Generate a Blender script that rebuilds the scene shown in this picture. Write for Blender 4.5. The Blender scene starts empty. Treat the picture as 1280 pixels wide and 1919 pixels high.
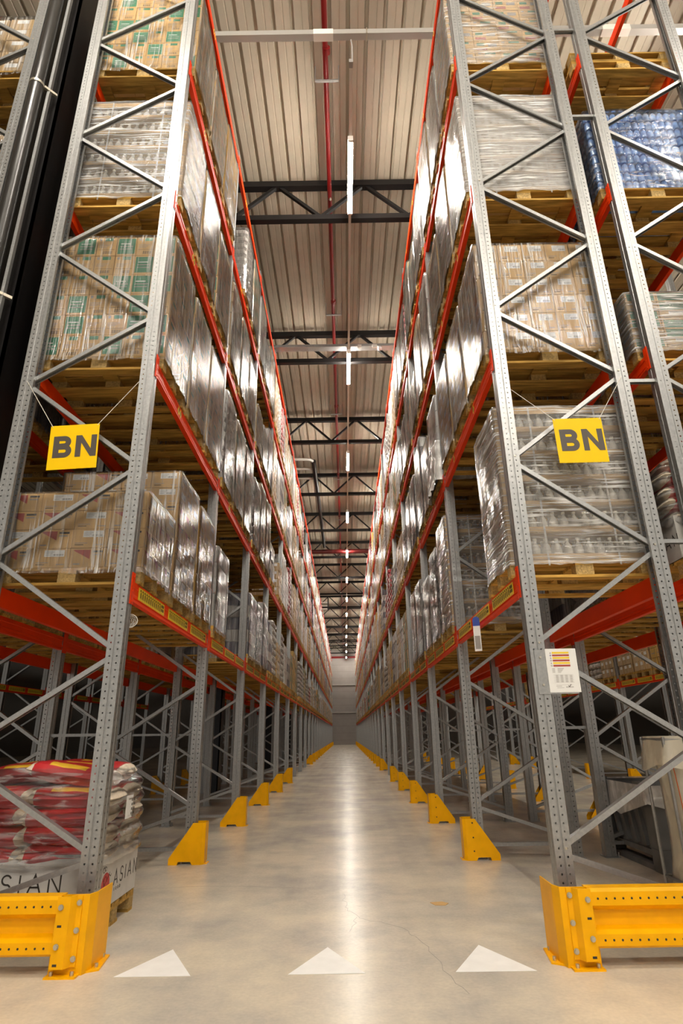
import bpy, math, random
from mathutils import Vector, Matrix
random.seed(7)
S = bpy.context.scene
COL = S.collection
PI = math.pi

# ------------------------------------------------------------------ camera
CAM_X, CAM_H = 0.142, 1.282
PITCH, YAW, ROLL = 0.3587, -0.0011, -0.0154
def cam_axes():
    cp, sp, cy, sy, cr, sr = math.cos(PITCH), math.sin(PITCH), math.cos(YAW), math.sin(YAW), math.cos(ROLL), math.sin(ROLL)
    Rz = Matrix(((cy, -sy, 0), (sy, cy, 0), (0, 0, 1)))
    A = Matrix(((1, 0, 0), (0, 0, -1), (0, 1, 0)))
    P = Matrix(((1, 0, 0), (0, cp, sp), (0, -sp, cp)))
    R = Matrix(((cr, -sr, 0), (sr, cr, 0), (0, 0, 1)))
    return R @ P @ A @ Rz
M = cam_axes()
cam = bpy.data.cameras.new('camera')
cam.sensor_fit = 'VERTICAL'; cam.sensor_height = 36.0; cam.sensor_width = 24.0
cam.lens = 1110.68 / 1919 * 36.0
cam.clip_start = 0.05; cam.clip_end = 300
camo = bpy.data.objects.new('camera', cam); COL.objects.link(camo)
r0, r1, r2 = M[0], M[1], M[2]
camo.matrix_world = Matrix(((r0[0], -r1[0], -r2[0], CAM_X), (r0[1], -r1[1], -r2[1], 0), (r0[2], -r1[2], -r2[2], CAM_H), (0, 0, 0, 1)))
S.camera = camo

# ------------------------------------------------------------------ world, light, exposure
W = bpy.data.worlds.new('world'); S.world = W; W.use_nodes = True
W.node_tree.nodes['Background'].inputs[0].default_value = (1.0, 0.93, 0.84, 1)
W.node_tree.nodes['Background'].inputs[1].default_value = 0.10
LAMP = 62.0                      # emission of the light lines
LAMP_COLOR = (1.0, 0.93, 0.82, 1)
S.view_settings.view_transform = 'Standard'; S.view_settings.look = 'None'
S.view_settings.exposure = 2.5; S.view_settings.gamma = 1.0
S.cycles.use_denoising = True
S.cycles.max_bounces = 6; S.cycles.diffuse_bounces = 3; S.cycles.glossy_bounces = 3
S.cycles.transmission_bounces = 4; S.cycles.transparent_max_bounces = 10
S.cycles.sample_clamp_indirect = 6.0; S.cycles.caustics_reflective = False; S.cycles.caustics_refractive = False

# ------------------------------------------------------------------ layout of the place
Y0, PITCHB, NB = 4.54, 2.80, 27
LEVELS = [2.44, 4.48, 6.48, 8.48, 10.45]          # beam tops
FX, RX = 1.52, 2.68                               # front and rear post faces of the aisle racks
YEND = Y0 + PITCHB * NB
YWALL = YEND + 2.0
ROOF = 12.05
ORD = ['first', 'second', 'third', 'fourth', 'fifth', 'sixth', 'seventh', 'eighth', 'ninth', 'tenth', 'eleventh', 'twelfth', 'thirteenth', 'fourteenth',
       'fifteenth', 'sixteenth', 'seventeenth', 'eighteenth', 'nineteenth', 'twentieth', 'twenty-first', 'twenty-second', 'twenty-third', 'twenty-fourth',
       'twenty-fifth', 'twenty-sixth', 'twenty-seventh', 'twenty-eighth']

# ------------------------------------------------------------------ materials
def nt(name):
    m = bpy.data.materials.new(name); m.use_nodes = True
    t = m.node_tree; b = t.nodes['Principled BSDF']
    return m, t, b
def N(t, kind, **kw):
    n = t.nodes.new(kind)
    for k, v in kw.items(): setattr(n, k, v)
    return n
def simple(name, col, rough=0.5, metal=0.0, spec=0.5, noise=0.0, nscale=8.0, bump=0.0, coat=0.0, stretch=(1, 1, 1), rand=0.0):
    m, t, b = nt(name)
    b.inputs['Roughness'].default_value = rough; b.inputs['Metallic'].default_value = metal
    b.inputs['Specular IOR Level'].default_value = spec; b.inputs['Coat Weight'].default_value = coat
    b.inputs['Coat Roughness'].default_value = 0.15
    b.inputs['Base Color'].default_value = (*col, 1)
    out = None
    if noise or bump:
        tc = N(t, 'ShaderNodeTexCoord'); mp = N(t, 'ShaderNodeMapping'); mp.inputs['Scale'].default_value = stretch
        oi = N(t, 'ShaderNodeObjectInfo'); ad = N(t, 'ShaderNodeVectorMath', operation='ADD')
        ml = N(t, 'ShaderNodeMath', operation='MULTIPLY'); ml.inputs[1].default_value = 37.0
        t.links.new(oi.outputs['Random'], ml.inputs[0]); t.links.new(tc.outputs['Object'], ad.inputs[0]); t.links.new(ml.outputs[0], ad.inputs[1])
        t.links.new(ad.outputs[0], mp.inputs[0])
        nz = N(t, 'ShaderNodeTexNoise'); nz.inputs['Scale'].default_value = nscale; nz.inputs['Detail'].default_value = 4
        t.links.new(mp.outputs[0], nz.inputs['Vector'])
        if noise:
            mr = N(t, 'ShaderNodeMapRange'); mr.inputs['From Min'].default_value = 0.3; mr.inputs['From Max'].default_value = 0.7
            mr.inputs['To Min'].default_value = 1 - noise; mr.inputs['To Max'].default_value = 1 + noise * 0.6
            t.links.new(nz.outputs['Fac'], mr.inputs['Value'])
            val = mr.outputs[0]
            if rand:
                r2_ = N(t, 'ShaderNodeMapRange'); r2_.inputs['To Min'].default_value = 1 - rand; r2_.inputs['To Max'].default_value = 1 + rand * 0.6
                t.links.new(oi.outputs['Random'], r2_.inputs['Value'])
                mm = N(t, 'ShaderNodeMath', operation='MULTIPLY'); t.links.new(val, mm.inputs[0]); t.links.new(r2_.outputs[0], mm.inputs[1]); val = mm.outputs[0]
            vm = N(t, 'ShaderNodeVectorMath', operation='SCALE'); vm.inputs[0].default_value = col
            t.links.new(val, vm.inputs['Scale']); t.links.new(vm.outputs[0], b.inputs['Base Color'])
        if bump:
            bp = N(t, 'ShaderNodeBump'); bp.inputs['Strength'].default_value = bump; bp.inputs['Distance'].default_value = 0.01
            t.links.new(nz.outputs['Fac'], bp.inputs['Height']); t.links.new(bp.outputs[0], b.inputs['Normal'])
    return m

def galv(name, holes):
    m, t, b = nt(name)
    b.inputs['Metallic'].default_value = 0.75; b.inputs['Roughness'].default_value = 0.38
    tc = N(t, 'ShaderNodeTexCoord')
    nz = N(t, 'ShaderNodeTexNoise'); nz.inputs['Scale'].default_value = 45; nz.inputs['Detail'].default_value = 3
    t.links.new(tc.outputs['Object'], nz.inputs['Vector'])
    cr = N(t, 'ShaderNodeValToRGB'); cr.color_ramp.elements[0].position = 0.35; cr.color_ramp.elements[1].position = 0.7
    cr.color_ramp.elements[0].color = (0.38, 0.385, 0.385, 1); cr.color_ramp.elements[1].color = (0.45, 0.455, 0.45, 1)
    t.links.new(nz.outputs['Fac'], cr.inputs[0]); t.links.new(cr.outputs[0], b.inputs['Base Color'])
    if holes:
        # punched holes: two columns on every face, one hole each 50 mm, cut through the sheet
        sx = N(t, 'ShaderNodeSeparateXYZ'); t.links.new(tc.outputs['Object'], sx.inputs[0])
        ge = N(t, 'ShaderNodeNewGeometry'); sn = N(t, 'ShaderNodeSeparateXYZ')
        t.links.new(tc.outputs['Normal'], sn.inputs[0])
        ab = N(t, 'ShaderNodeMath', operation='ABSOLUTE'); t.links.new(sn.outputs['Y'], ab.inputs[0])
        gt = N(t, 'ShaderNodeMath', operation='GREATER_THAN'); gt.inputs[1].default_value = 0.6; t.links.new(ab.outputs[0], gt.inputs[0])
        mx = N(t, 'ShaderNodeMix'); mx.data_type = 'FLOAT'
        t.links.new(gt.outputs[0], mx.inputs[0])
        # across coordinate: x on the faces that look along the aisle, y on the faces that look across it
        a0 = N(t, 'ShaderNodeMath', operation='ABSOLUTE'); t.links.new(sx.outputs['X'], a0.inputs[0])
        ax = N(t, 'ShaderNodeMath', operation='ADD'); ax.inputs[1].default_value = -0.055; t.links.new(a0.outputs[0], ax.inputs[0])
        t.links.new(sx.outputs['Y'], mx.inputs[2]); t.links.new(ax.outputs[0], mx.inputs[3])
        au = N(t, 'ShaderNodeMath', operation='ABSOLUTE'); t.links.new(mx.outputs[0], au.inputs[0])
        su = N(t, 'ShaderNodeMath', operation='SUBTRACT'); su.inputs[1].default_value = 0.027; t.links.new(au.outputs[0], su.inputs[0])
        zz = N(t, 'ShaderNodeMath', operation='PINGPONG'); zz.inputs[1].default_value = 0.025; t.links.new(sx.outputs['Z'], zz.inputs[0])
        p1 = N(t, 'ShaderNodeMath', operation='MULTIPLY'); t.links.new(su.outputs[0], p1.inputs[0]); t.links.new(su.outputs[0], p1.inputs[1])
        p2 = N(t, 'ShaderNodeMath', operation='MULTIPLY'); t.links.new(zz.outputs[0], p2.inputs[0]); t.links.new(zz.outputs[0], p2.inputs[1])
        pp = N(t, 'ShaderNodeMath', operation='ADD'); t.links.new(p1.outputs[0], pp.inputs[0]); t.links.new(p2.outputs[0], pp.inputs[1])
        lt = N(t, 'ShaderNodeMath', operation='GREATER_THAN'); lt.inputs[1].default_value = 0.0065 ** 2; t.links.new(pp.outputs[0], lt.inputs[0])
        t.links.new(lt.outputs[0], b.inputs['Alpha'])
    return m

def wrap_mat(name, sc, amount, white=0.10, rough=0.13, tint=(0.85, 0.84, 0.82)):
    """stretch film: mostly see-through, with glossy wrinkles and a milky haze where it bunches"""
    m = bpy.data.materials.new(name); m.use_nodes = True; t = m.node_tree; t.nodes.clear()
    out = N(t, 'ShaderNodeOutputMaterial')
    tc = N(t, 'ShaderNodeTexCoord'); oi = N(t, 'ShaderNodeObjectInfo')
    ml = N(t, 'ShaderNodeMath', operation='MULTIPLY'); ml.inputs[1].default_value = 31.0; t.links.new(oi.outputs['Random'], ml.inputs[0])
    ad = N(t, 'ShaderNodeVectorMath', operation='ADD'); t.links.new(tc.outputs['Object'], ad.inputs[0]); t.links.new(ml.outputs[0], ad.inputs[1])
    mp = N(t, 'ShaderNodeMapping'); mp.inputs['Scale'].default_value = sc; mp.inputs['Rotation'].default_value = (0.10, 0.10, 0)
    t.links.new(ad.outputs[0], mp.inputs[0])
    nz = N(t, 'ShaderNodeTexNoise'); nz.inputs['Scale'].default_value = 1.0; nz.inputs['Detail'].default_value = 3; nz.inputs['Distortion'].default_value = 0.6
    t.links.new(mp.outputs[0], nz.inputs['Vector'])
    n2 = N(t, 'ShaderNodeTexNoise'); n2.inputs['Scale'].default_value = 2.3; n2.inputs['Detail'].default_value = 2; t.links.new(ad.outputs[0], n2.inputs['Vector'])
    bp = N(t, 'ShaderNodeBump'); bp.inputs['Strength'].default_value = 0.9; bp.inputs['Distance'].default_value = 0.018
    t.links.new(nz.outputs['Fac'], bp.inputs['Height'])
    gl = N(t, 'ShaderNodeBsdfGlossy'); gl.inputs['Roughness'].default_value = rough; t.links.new(bp.outputs[0], gl.inputs['Normal'])
    tr = N(t, 'ShaderNodeBsdfTransparent'); df = N(t, 'ShaderNodeBsdfDiffuse'); df.inputs['Color'].default_value = (*tint, 1)
    t.links.new(bp.outputs[0], df.inputs['Normal'])
    fr = N(t, 'ShaderNodeFresnel'); fr.inputs['IOR'].default_value = 1.45; t.links.new(bp.outputs[0], fr.inputs['Normal'])
    rp = N(t, 'ShaderNodeMapRange'); rp.inputs['From Min'].default_value = 0.50; rp.inputs['From Max'].default_value = 0.64; rp.inputs['To Max'].default_value = amount
    t.links.new(nz.outputs['Fac'], rp.inputs['Value'])
    r2_ = N(t, 'ShaderNodeMapRange'); r2_.inputs['From Min'].default_value = 0.38; r2_.inputs['From Max'].default_value = 0.60; r2_.inputs['To Min'].default_value = 0.25
    t.links.new(n2.outputs['Fac'], r2_.inputs['Value'])
    mu = N(t, 'ShaderNodeMath', operation='MULTIPLY'); t.links.new(rp.outputs[0], mu.inputs[0]); t.links.new(r2_.outputs[0], mu.inputs[1])
    m1 = N(t, 'ShaderNodeMixShader')                    # haze over clear film
    wa = N(t, 'ShaderNodeMath', operation='ADD'); wa.inputs[1].default_value = white; t.links.new(mu.outputs[0], wa.inputs[0])
    t.links.new(wa.outputs[0], m1.inputs[0]); t.links.new(tr.outputs[0], m1.inputs[1]); t.links.new(df.outputs[0], m1.inputs[2])
    f2 = N(t, 'ShaderNodeMath', operation='MULTIPLY_ADD'); f2.inputs[1].default_value = 1.0; f2.inputs[2].default_value = 0.04; t.links.new(fr.outputs[0], f2.inputs[0])
    m2 = N(t, 'ShaderNodeMixShader'); t.links.new(f2.outputs[0], m2.inputs[0]); t.links.new(m1.outputs[0], m2.inputs[1]); t.links.new(gl.outputs[0], m2.inputs[2])
    t.links.new(m2.outputs[0], out.inputs[0])
    return m

def coated(name, col, sc=(22, 22, 1.6), haze=0.35, rand=0.18):
    """goods seen through tight film, for loads farther down the aisle"""
    m, t, b = nt(name)
    tc = N(t, 'ShaderNodeTexCoord'); oi = N(t, 'ShaderNodeObjectInfo')
    ml = N(t, 'ShaderNodeMath', operation='MULTIPLY'); ml.inputs[1].default_value = 31.0; t.links.new(oi.outputs['Random'], ml.inputs[0])
    ad = N(t, 'ShaderNodeVectorMath', operation='ADD'); t.links.new(tc.outputs['Object'], ad.inputs[0]); t.links.new(ml.outputs[0], ad.inputs[1])
    mp = N(t, 'ShaderNodeMapping'); mp.inputs['Scale'].default_value = sc; mp.inputs['Rotation'].default_value = (0.15, 0.12, 0); t.links.new(ad.outputs[0], mp.inputs[0])
    nz = N(t, 'ShaderNodeTexNoise'); nz.inputs['Scale'].default_value = 1.0; nz.inputs['Detail'].default_value = 3; nz.inputs['Distortion'].default_value = 0.5
    t.links.new(mp.outputs[0], nz.inputs['Vector'])
    mr = N(t, 'ShaderNodeMapRange'); mr.inputs['From Min'].default_value = 0.42; mr.inputs['From Max'].default_value = 0.7; mr.inputs['To Max'].default_value = haze
    t.links.new(nz.outputs['Fac'], mr.inputs['Value'])
    rr = N(t, 'ShaderNodeMapRange'); rr.inputs['To Min'].default_value = 1 - rand; rr.inputs['To Max'].default_value = 1 + rand * 0.5; t.links.new(oi.outputs['Random'], rr.inputs['Value'])
    vs = N(t, 'ShaderNodeVectorMath', operation='SCALE'); vs.inputs[0].default_value = col; t.links.new(rr.outputs[0], vs.inputs['Scale'])
    mx = N(t, 'ShaderNodeMix'); mx.data_type = 'RGBA'; t.links.new(mr.outputs[0], mx.inputs[0]); t.links.new(vs.outputs[0], mx.inputs[6]); mx.inputs[7].default_value = (0.66, 0.64, 0.61, 1)
    t.links.new(mx.outputs[2], b.inputs['Base Color'])
    bp = N(t, 'ShaderNodeBump'); bp.inputs['Strength'].default_value = 0.9; bp.inputs['Distance'].default_value = 0.02; t.links.new(nz.outputs['Fac'], bp.inputs['Height'])
    t.links.new(bp.outputs[0], b.inputs['Normal'])
    b.inputs['Roughness'].default_value = 0.30; b.inputs['Specular IOR Level'].default_value = 0.35
    return m

def emit(name, col, s):
    m = bpy.data.materials.new(name); m.use_nodes = True; t = m.node_tree; t.nodes.clear()
    o = N(t, 'ShaderNodeOutputMaterial'); e = N(t, 'ShaderNodeEmission'); e.inputs[0].default_value = col; e.inputs[1].default_value = s
    t.links.new(e.outputs[0], o.inputs[0]); return m

def floor_mat():
    m, t, b = nt('polished_concrete')
    tc = N(t, 'ShaderNodeTexCoord')
    n1 = N(t, 'ShaderNodeTexNoise'); n1.inputs['Scale'].default_value = 0.9; n1.inputs['Detail'].default_value = 8; n1.inputs['Roughness'].default_value = 0.68
    t.links.new(tc.outputs['Object'], n1.inputs['Vector'])
    mp = N(t, 'ShaderNodeMapping'); mp.inputs['Scale'].default_value = (5.0, 0.35, 1); t.links.new(tc.outputs['Object'], mp.inputs[0])
    n2 = N(t, 'ShaderNodeTexNoise'); n2.inputs['Scale'].default_value = 1.0; n2.inputs['Detail'].default_value = 5; t.links.new(mp.outputs[0], n2.inputs['Vector'])
    n3 = N(t, 'ShaderNodeTexNoise'); n3.inputs['Scale'].default_value = 45; n3.inputs['Detail'].default_value = 3; t.links.new(tc.outputs['Object'], n3.inputs['Vector'])
    cr = N(t, 'ShaderNodeValToRGB'); cr.color_ramp.elements[0].position = 0.36; cr.color_ramp.elements[1].position = 0.62
    cr.color_ramp.elements[0].color = (0.50, 0.46, 0.405, 1); cr.color_ramp.elements[1].color = (0.75, 0.66, 0.515, 1)
    t.links.new(n1.outputs['Fac'], cr.inputs[0])
    mr = N(t, 'ShaderNodeMapRange'); mr.inputs['From Min'].default_value = 0.3; mr.inputs['From Max'].default_value = 0.7; mr.inputs['To Min'].default_value = 0.965; mr.inputs['To Max'].default_value = 1.02
    t.links.new(n2.outputs['Fac'], mr.inputs['Value'])
    m3 = N(t, 'ShaderNodeMapRange'); m3.inputs['From Min'].default_value = 0.3; m3.inputs['From Max'].default_value = 0.7; m3.inputs['To Min'].default_value = 0.94; m3.inputs['To Max'].default_value = 1.04
    t.links.new(n3.outputs['Fac'], m3.inputs['Value'])
    mu = N(t, 'ShaderNodeMath', operation='MULTIPLY'); t.links.new(mr.outputs[0], mu.inputs[0]); t.links.new(m3.outputs[0], mu.inputs[1])
    sc = N(t, 'ShaderNodeVectorMath', operation='SCALE'); t.links.new(cr.outputs[0], sc.inputs[0]); t.links.new(mu.outputs[0], sc.inputs['Scale'])
    t.links.new(sc.outputs[0], b.inputs['Base Color'])
    rr = N(t, 'ShaderNodeMapRange'); rr.inputs['From Min'].default_value = 0.3; rr.inputs['From Max'].default_value = 0.7; rr.inputs['To Min'].default_value = 0.22; rr.inputs['To Max'].default_value = 0.27
    t.links.new(n2.outputs['Fac'], rr.inputs['Value']); t.links.new(rr.outputs[0], b.inputs['Roughness'])
    b.inputs['Specular IOR Level'].default_value = 0.22
    return m

MAT = dict(
    floor=floor_mat(),
    roof=simple('roof_sheet', (0.44, 0.385, 0.30), 0.45, noise=0.06, nscale=3),
    wall=simple('wall_panel', (0.36, 0.33, 0.31), 0.5, noise=0.05, nscale=2),
    dark_wall=simple('dark_wall_panel', (0.10, 0.09, 0.08), 0.6),
    seam=simple('panel_seam', (0.25, 0.23, 0.21), 0.6),
    galv_holes=galv('galvanised_punched', True), galv=galv('galvanised', False),
    red=simple('red_paint', (0.86, 0.048, 0.002), 0.42, spec=0.22, noise=0.08, nscale=3),
    darkred=simple('dark_red_paint', (0.20, 0.006, 0.006), 0.35),
    deepred=simple('deep_red_paint', (0.07, 0.003, 0.003), 0.4),
    yellow=simple('yellow_paint', (0.98, 0.47, 0.0), 0.38, spec=0.22, noise=0.09, nscale=7),
    wood=simple('pallet_wood', (0.56, 0.325, 0.075), 0.7, spec=0.15, noise=0.45, nscale=3.0, stretch=(1.2, 12, 12), bump=0.25, rand=0.35),
    chip=simple('pallet_block', (0.50, 0.33, 0.12), 0.8, noise=0.4, nscale=60, bump=0.4, rand=0.3),
    card=simple('cardboard', (0.64, 0.40, 0.16), 0.6, spec=0.2, noise=0.07, nscale=6, rand=0.12),
    cardy=simple('yellow_cardboard', (0.66, 0.37, 0.07), 0.55, spec=0.2, noise=0.07, nscale=6, rand=0.1),
    tape=simple('carton_seam', (0.30, 0.19, 0.09), 0.6),
    whitecard=simple('white_cardboard', (0.72, 0.71, 0.68), 0.5, noise=0.05, nscale=5, rand=0.08),
    greyboard=simple('printed_sleeve', (0.60, 0.58, 0.55), 0.45, noise=0.10, nscale=9),
    green=simple('green_print', (0.025, 0.20, 0.10), 0.5),
    redprint=simple('red_print', (0.42, 0.07, 0.05), 0.5),
    ink=simple('dark_print', (0.035, 0.028, 0.022), 0.6),
    greyink=simple('grey_print', (0.33, 0.31, 0.29), 0.6),
    paper=simple('white_paper', (0.82, 0.82, 0.81), 0.5),
    labelyellow=simple('yellow_label', (0.88, 0.62, 0.02), 0.35, coat=0.3),
    signyellow=simple('yellow_sign', (0.92, 0.58, 0.0), 0.45, spec=0.2),
    signink=simple('sign_lettering', (0.075, 0.060, 0.050), 0.5),
    blue=simple('blue_label', (0.03, 0.07, 0.38), 0.4),
    black=simple('black_steel', (0.007, 0.006, 0.006), 0.4, spec=0.3),
    blackplastic=simple('black_plastic', (0.022, 0.021, 0.020), 0.28),
    darkblue=simple('dark_column', (0.012, 0.014, 0.022), 0.4),
    tray=simple('grey_tray', (0.45, 0.43, 0.40), 0.4, metal=0.4),
    bolt=simple('zinc_bolt', (0.62, 0.58, 0.48), 0.3, metal=0.8),
    rail=simple('lamp_rail_white', (0.70, 0.66, 0.60), 0.45),
    tube=emit('lamp_tube', LAMP_COLOR, LAMP),
    bottle=simple('bottle_plastic', (0.72, 0.67, 0.58), 0.25, rand=0.1, noise=0.05),
    bottledark=simple('bottle_dark', (0.30, 0.26, 0.23), 0.3),
    cap=simple('bottle_cap', (0.80, 0.72, 0.55), 0.35),
    water=simple('water_bottle_blue', (0.17, 0.36, 0.78), 0.12, spec=0.9, coat=0.6, noise=0.3, nscale=14),
    sackw=simple('woven_sack', (0.80, 0.69, 0.54), 0.55, noise=0.14, nscale=20, bump=0.2),
    sackr=simple('red_sack_print', (0.55, 0.025, 0.03), 0.4, noise=0.12, nscale=10),
    sacky=simple('yellow_sack_print', (0.80, 0.48, 0.04), 0.4),
    bin=simple('grey_bin_plastic', (0.155, 0.155, 0.155), 0.5, noise=0.25, nscale=5),
    twine=simple('white_twine', (0.75, 0.70, 0.62), 0.6),
    strap=simple('white_strap', (0.70, 0.66, 0.60), 0.35),
    paintwhite=simple('white_floor_paint', (0.93, 0.92, 0.90), 0.45, noise=0.05, nscale=9),
    orange=simple('orange_line', (0.75, 0.16, 0.03), 0.5),
    film_v=wrap_mat('stretch_film_upright', (42, 42, 1.4), 0.50, white=0.02, rough=0.16),
    film_h=wrap_mat('stretch_film_level', (2.4, 2.4, 60), 0.75, white=0.13, rough=0.14),  # heavy film; its haze is boosted to carry painted lamp highlights too
    film_sheen=wrap_mat('painted_sheen_film', (2.6, 2.6, 55), 0.65, white=0.34, rough=0.14),  # lamp sheen painted in as extra white haze over the film
    film_sack=wrap_mat('beige_film', (6, 6, 3), 0.3, white=0.74, rough=0.3, tint=(0.86, 0.80, 0.64)),
    film_clear=wrap_mat('clear_film', (5, 5, 26), 0.32, white=0.02, rough=0.10),
    film_bag=wrap_mat('milky_film', (7, 7, 4), 0.35, white=0.62, rough=0.25),
    c_brown=coated('filmed_brown_cartons', (0.50, 0.335, 0.16)),
    c_white=coated('filmed_white_cartons', (0.66, 0.64, 0.61), haze=0.3),
    c_grey=coated('filmed_grey_packs', (0.40, 0.365, 0.335), haze=0.5),
    c_yellow=coated('filmed_yellow_cartons', (0.64, 0.40, 0.10), haze=0.2),
    c_dark=coated('filmed_dark_packs', (0.10, 0.09, 0.12), haze=0.35),
    c_red=coated('filmed_red_sacks', (0.50, 0.06, 0.07), haze=0.4),
    c_green=coated('filmed_green_print', (0.03, 0.20, 0.11), haze=0.2),
)

# ------------------------------------------------------------------ mesh helpers
class MB:
    def __init__(self): self.v = []; self.f = []; self.m = []; self.s = []
    def add(self, vs, fs, m=0, smooth=False):
        o = len(self.v); self.v += [tuple(p) for p in vs]
        for f in fs: self.f.append(tuple(i + o for i in f)); self.m.append(m); self.s.append(smooth)
    def box(self, x0, x1, y0, y1, z0, z1, m=0):
        self.add([(x0, y0, z0), (x1, y0, z0), (x1, y1, z0), (x0, y1, z0), (x0, y0, z1), (x1, y0, z1), (x1, y1, z1), (x0, y1, z1)],
                 [(0, 3, 2, 1), (4, 5, 6, 7), (0, 1, 5, 4), (1, 2, 6, 5), (2, 3, 7, 6), (3, 0, 4, 7)], m)
    def cbox(self, x0, x1, y0, y1, z0, z1, c, m=0):
        """box with its upright and top edges eased"""
        pl = [(x0 + c, y0), (x1 - c, y0), (x1, y0 + c), (x1, y1 - c), (x1 - c, y1), (x0 + c, y1), (x0, y1 - c), (x0, y0 + c)]
        cx, cy = (x0 + x1) / 2, (y0 + y1) / 2
        ins = [(p[0] + (c if p[0] < cx else -c) * .7, p[1] + (c if p[1] < cy else -c) * .7) for p in pl]
        rings = [[(*p, z0 + c) for p in pl], [(*p, z1 - c) for p in pl], [(*p, z1) for p in ins]]
        vs = [(*p, z0) for p in ins] + sum(rings, [])
        fs = [tuple(range(7, -1, -1))]
        for k in range(3):
            for i in range(8): fs.append((k * 8 + i, k * 8 + (i + 1) % 8, (k + 1) * 8 + (i + 1) % 8, (k + 1) * 8 + i))
        fs.append(tuple(range(24, 32)))
        self.add(vs, fs, m)
    def prism(self, poly, org, ex, ey, dv, m=0):
        org, ex, ey, dv = Vector(org), Vector(ex), Vector(ey), Vector(dv); n = len(poly)
        a = [org + ex * p[0] + ey * p[1] for p in poly]; b = [p + dv for p in a]
        self.add(a + b, [tuple(range(n - 1, -1, -1)), tuple(range(n, 2 * n))] + [(i, (i + 1) % n, n + (i + 1) % n, n + i) for i in range(n)], m)
    def bar(self, p, q, w, h, up=(0, 0, 1), m=0):
        p, q = Vector(p), Vector(q); d = (q - p).normalized(); u = Vector(up); s = d.cross(u).normalized(); u = s.cross(d).normalized()
        self.prism([(-w / 2, -h / 2), (w / 2, -h / 2), (w / 2, h / 2), (-w / 2, h / 2)], p, s, u, q - p, m)
    def tube(self, pts, r, n=8, m=0, cap=True):
        pts = [Vector(p) for p in pts]; rings = []
        d0 = (pts[1] - pts[0]).normalized(); ref = Vector((0, 0, 1)) if abs(d0.z) < 0.9 else Vector((1, 0, 0))
        s = d0.cross(ref).normalized()
        for i, p in enumerate(pts):
            d = (pts[min(i + 1, len(pts) - 1)] - pts[max(i - 1, 0)]).normalized()
            s = (s - d * s.dot(d)).normalized(); u = d.cross(s); rr = r[i] if isinstance(r, (list, tuple)) else r
            rings.append([p + s * (rr * math.cos(2 * PI * k / n)) + u * (rr * math.sin(2 * PI * k / n)) for k in range(n)])
        vs = sum(rings, []); fs = []
        for i in range(len(pts) - 1):
            for k in range(n): fs.append((i * n + k, i * n + (k + 1) % n, (i + 1) * n + (k + 1) % n, (i + 1) * n + k))
        self.add(vs, fs, m, True)
        if cap:
            self.add(rings[0], [tuple(range(n - 1, -1, -1))], m); self.add(rings[-1], [tuple(range(n))], m)
    def lathe(self, c, prof, n=8, m=0):
        self.tube([(c[0], c[1], c[2] + z) for r, z in prof], [r for r, z in prof], n, m)
    def merge(self, o, off=(0, 0, 0), mmap=None):
        k = len(self.v); self.v += [(p[0] + off[0], p[1] + off[1], p[2] + off[2]) for p in o.v]
        self.f += [tuple(i + k for i in f) for f in o.f]; self.m += [mmap[i] if mmap else i for i in o.m]; self.s += o.s
    def mesh(self, name, mats):
        me = bpy.data.meshes.new(name); me.from_pydata(self.v, [], self.f)
        for x in (mats if isinstance(mats, (list, tuple)) else [mats]): me.materials.append(MAT[x] if isinstance(x, str) else x)
        me.polygons.foreach_set('material_index', self.m); me.polygons.foreach_set('use_smooth', self.s); me.update()
        return me
    def build(self, name, mats, parent=None, loc=None, rz=0):
        return put(name, self.mesh(name, mats), parent, loc, rz)

def put(name, me, parent=None, loc=None, rz=0):
    o = bpy.data.objects.new(name, me); COL.objects.link(o)
    if parent is not None: o.parent = parent
    if loc is not None: o.location = loc
    if rz: o.rotation_euler = (0, 0, rz)
    return o
def tag(o, label, cat=None, group=None, kind=None):
    if label: o['label'] = label
    if cat: o['category'] = cat
    if group: o['group'] = group
    if kind: o['kind'] = kind
    return o
def thing(name, label, cat, loc=(0, 0, 0), rz=0, group=None):
    return tag(put(name, None, None, loc, rz), label, cat, group)
def copy_tree(o, parent=None):
    c = o.copy(); COL.objects.link(c)
    if parent is not None: c.parent = parent
    for ch in list(o.children): copy_tree(ch, c)
    return c

def sheet(line, t):
    """closed outline of a folded sheet of thickness t along a polyline (2D)"""
    L = []; R = []; n = len(line)
    for i in range(n):
        a = Vector(line[max(i - 1, 0)]); b = Vector(line[min(i + 1, n - 1)]); p = Vector(line[i])
        d1 = (p - a).normalized() if i > 0 else (b - p).normalized(); d2 = (b - p).normalized() if i < n - 1 else d1
        n1 = Vector((-d1.y, d1.x)); n2 = Vector((-d2.y, d2.x)); nn = (n1 + n2).normalized(); k = min(1 / max(nn.dot(n1), 0.35), 2.2)
        L.append(tuple(p + nn * (t / 2 * k))); R.append(tuple(p - nn * (t / 2 * k)))
    return L + R[::-1]

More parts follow.
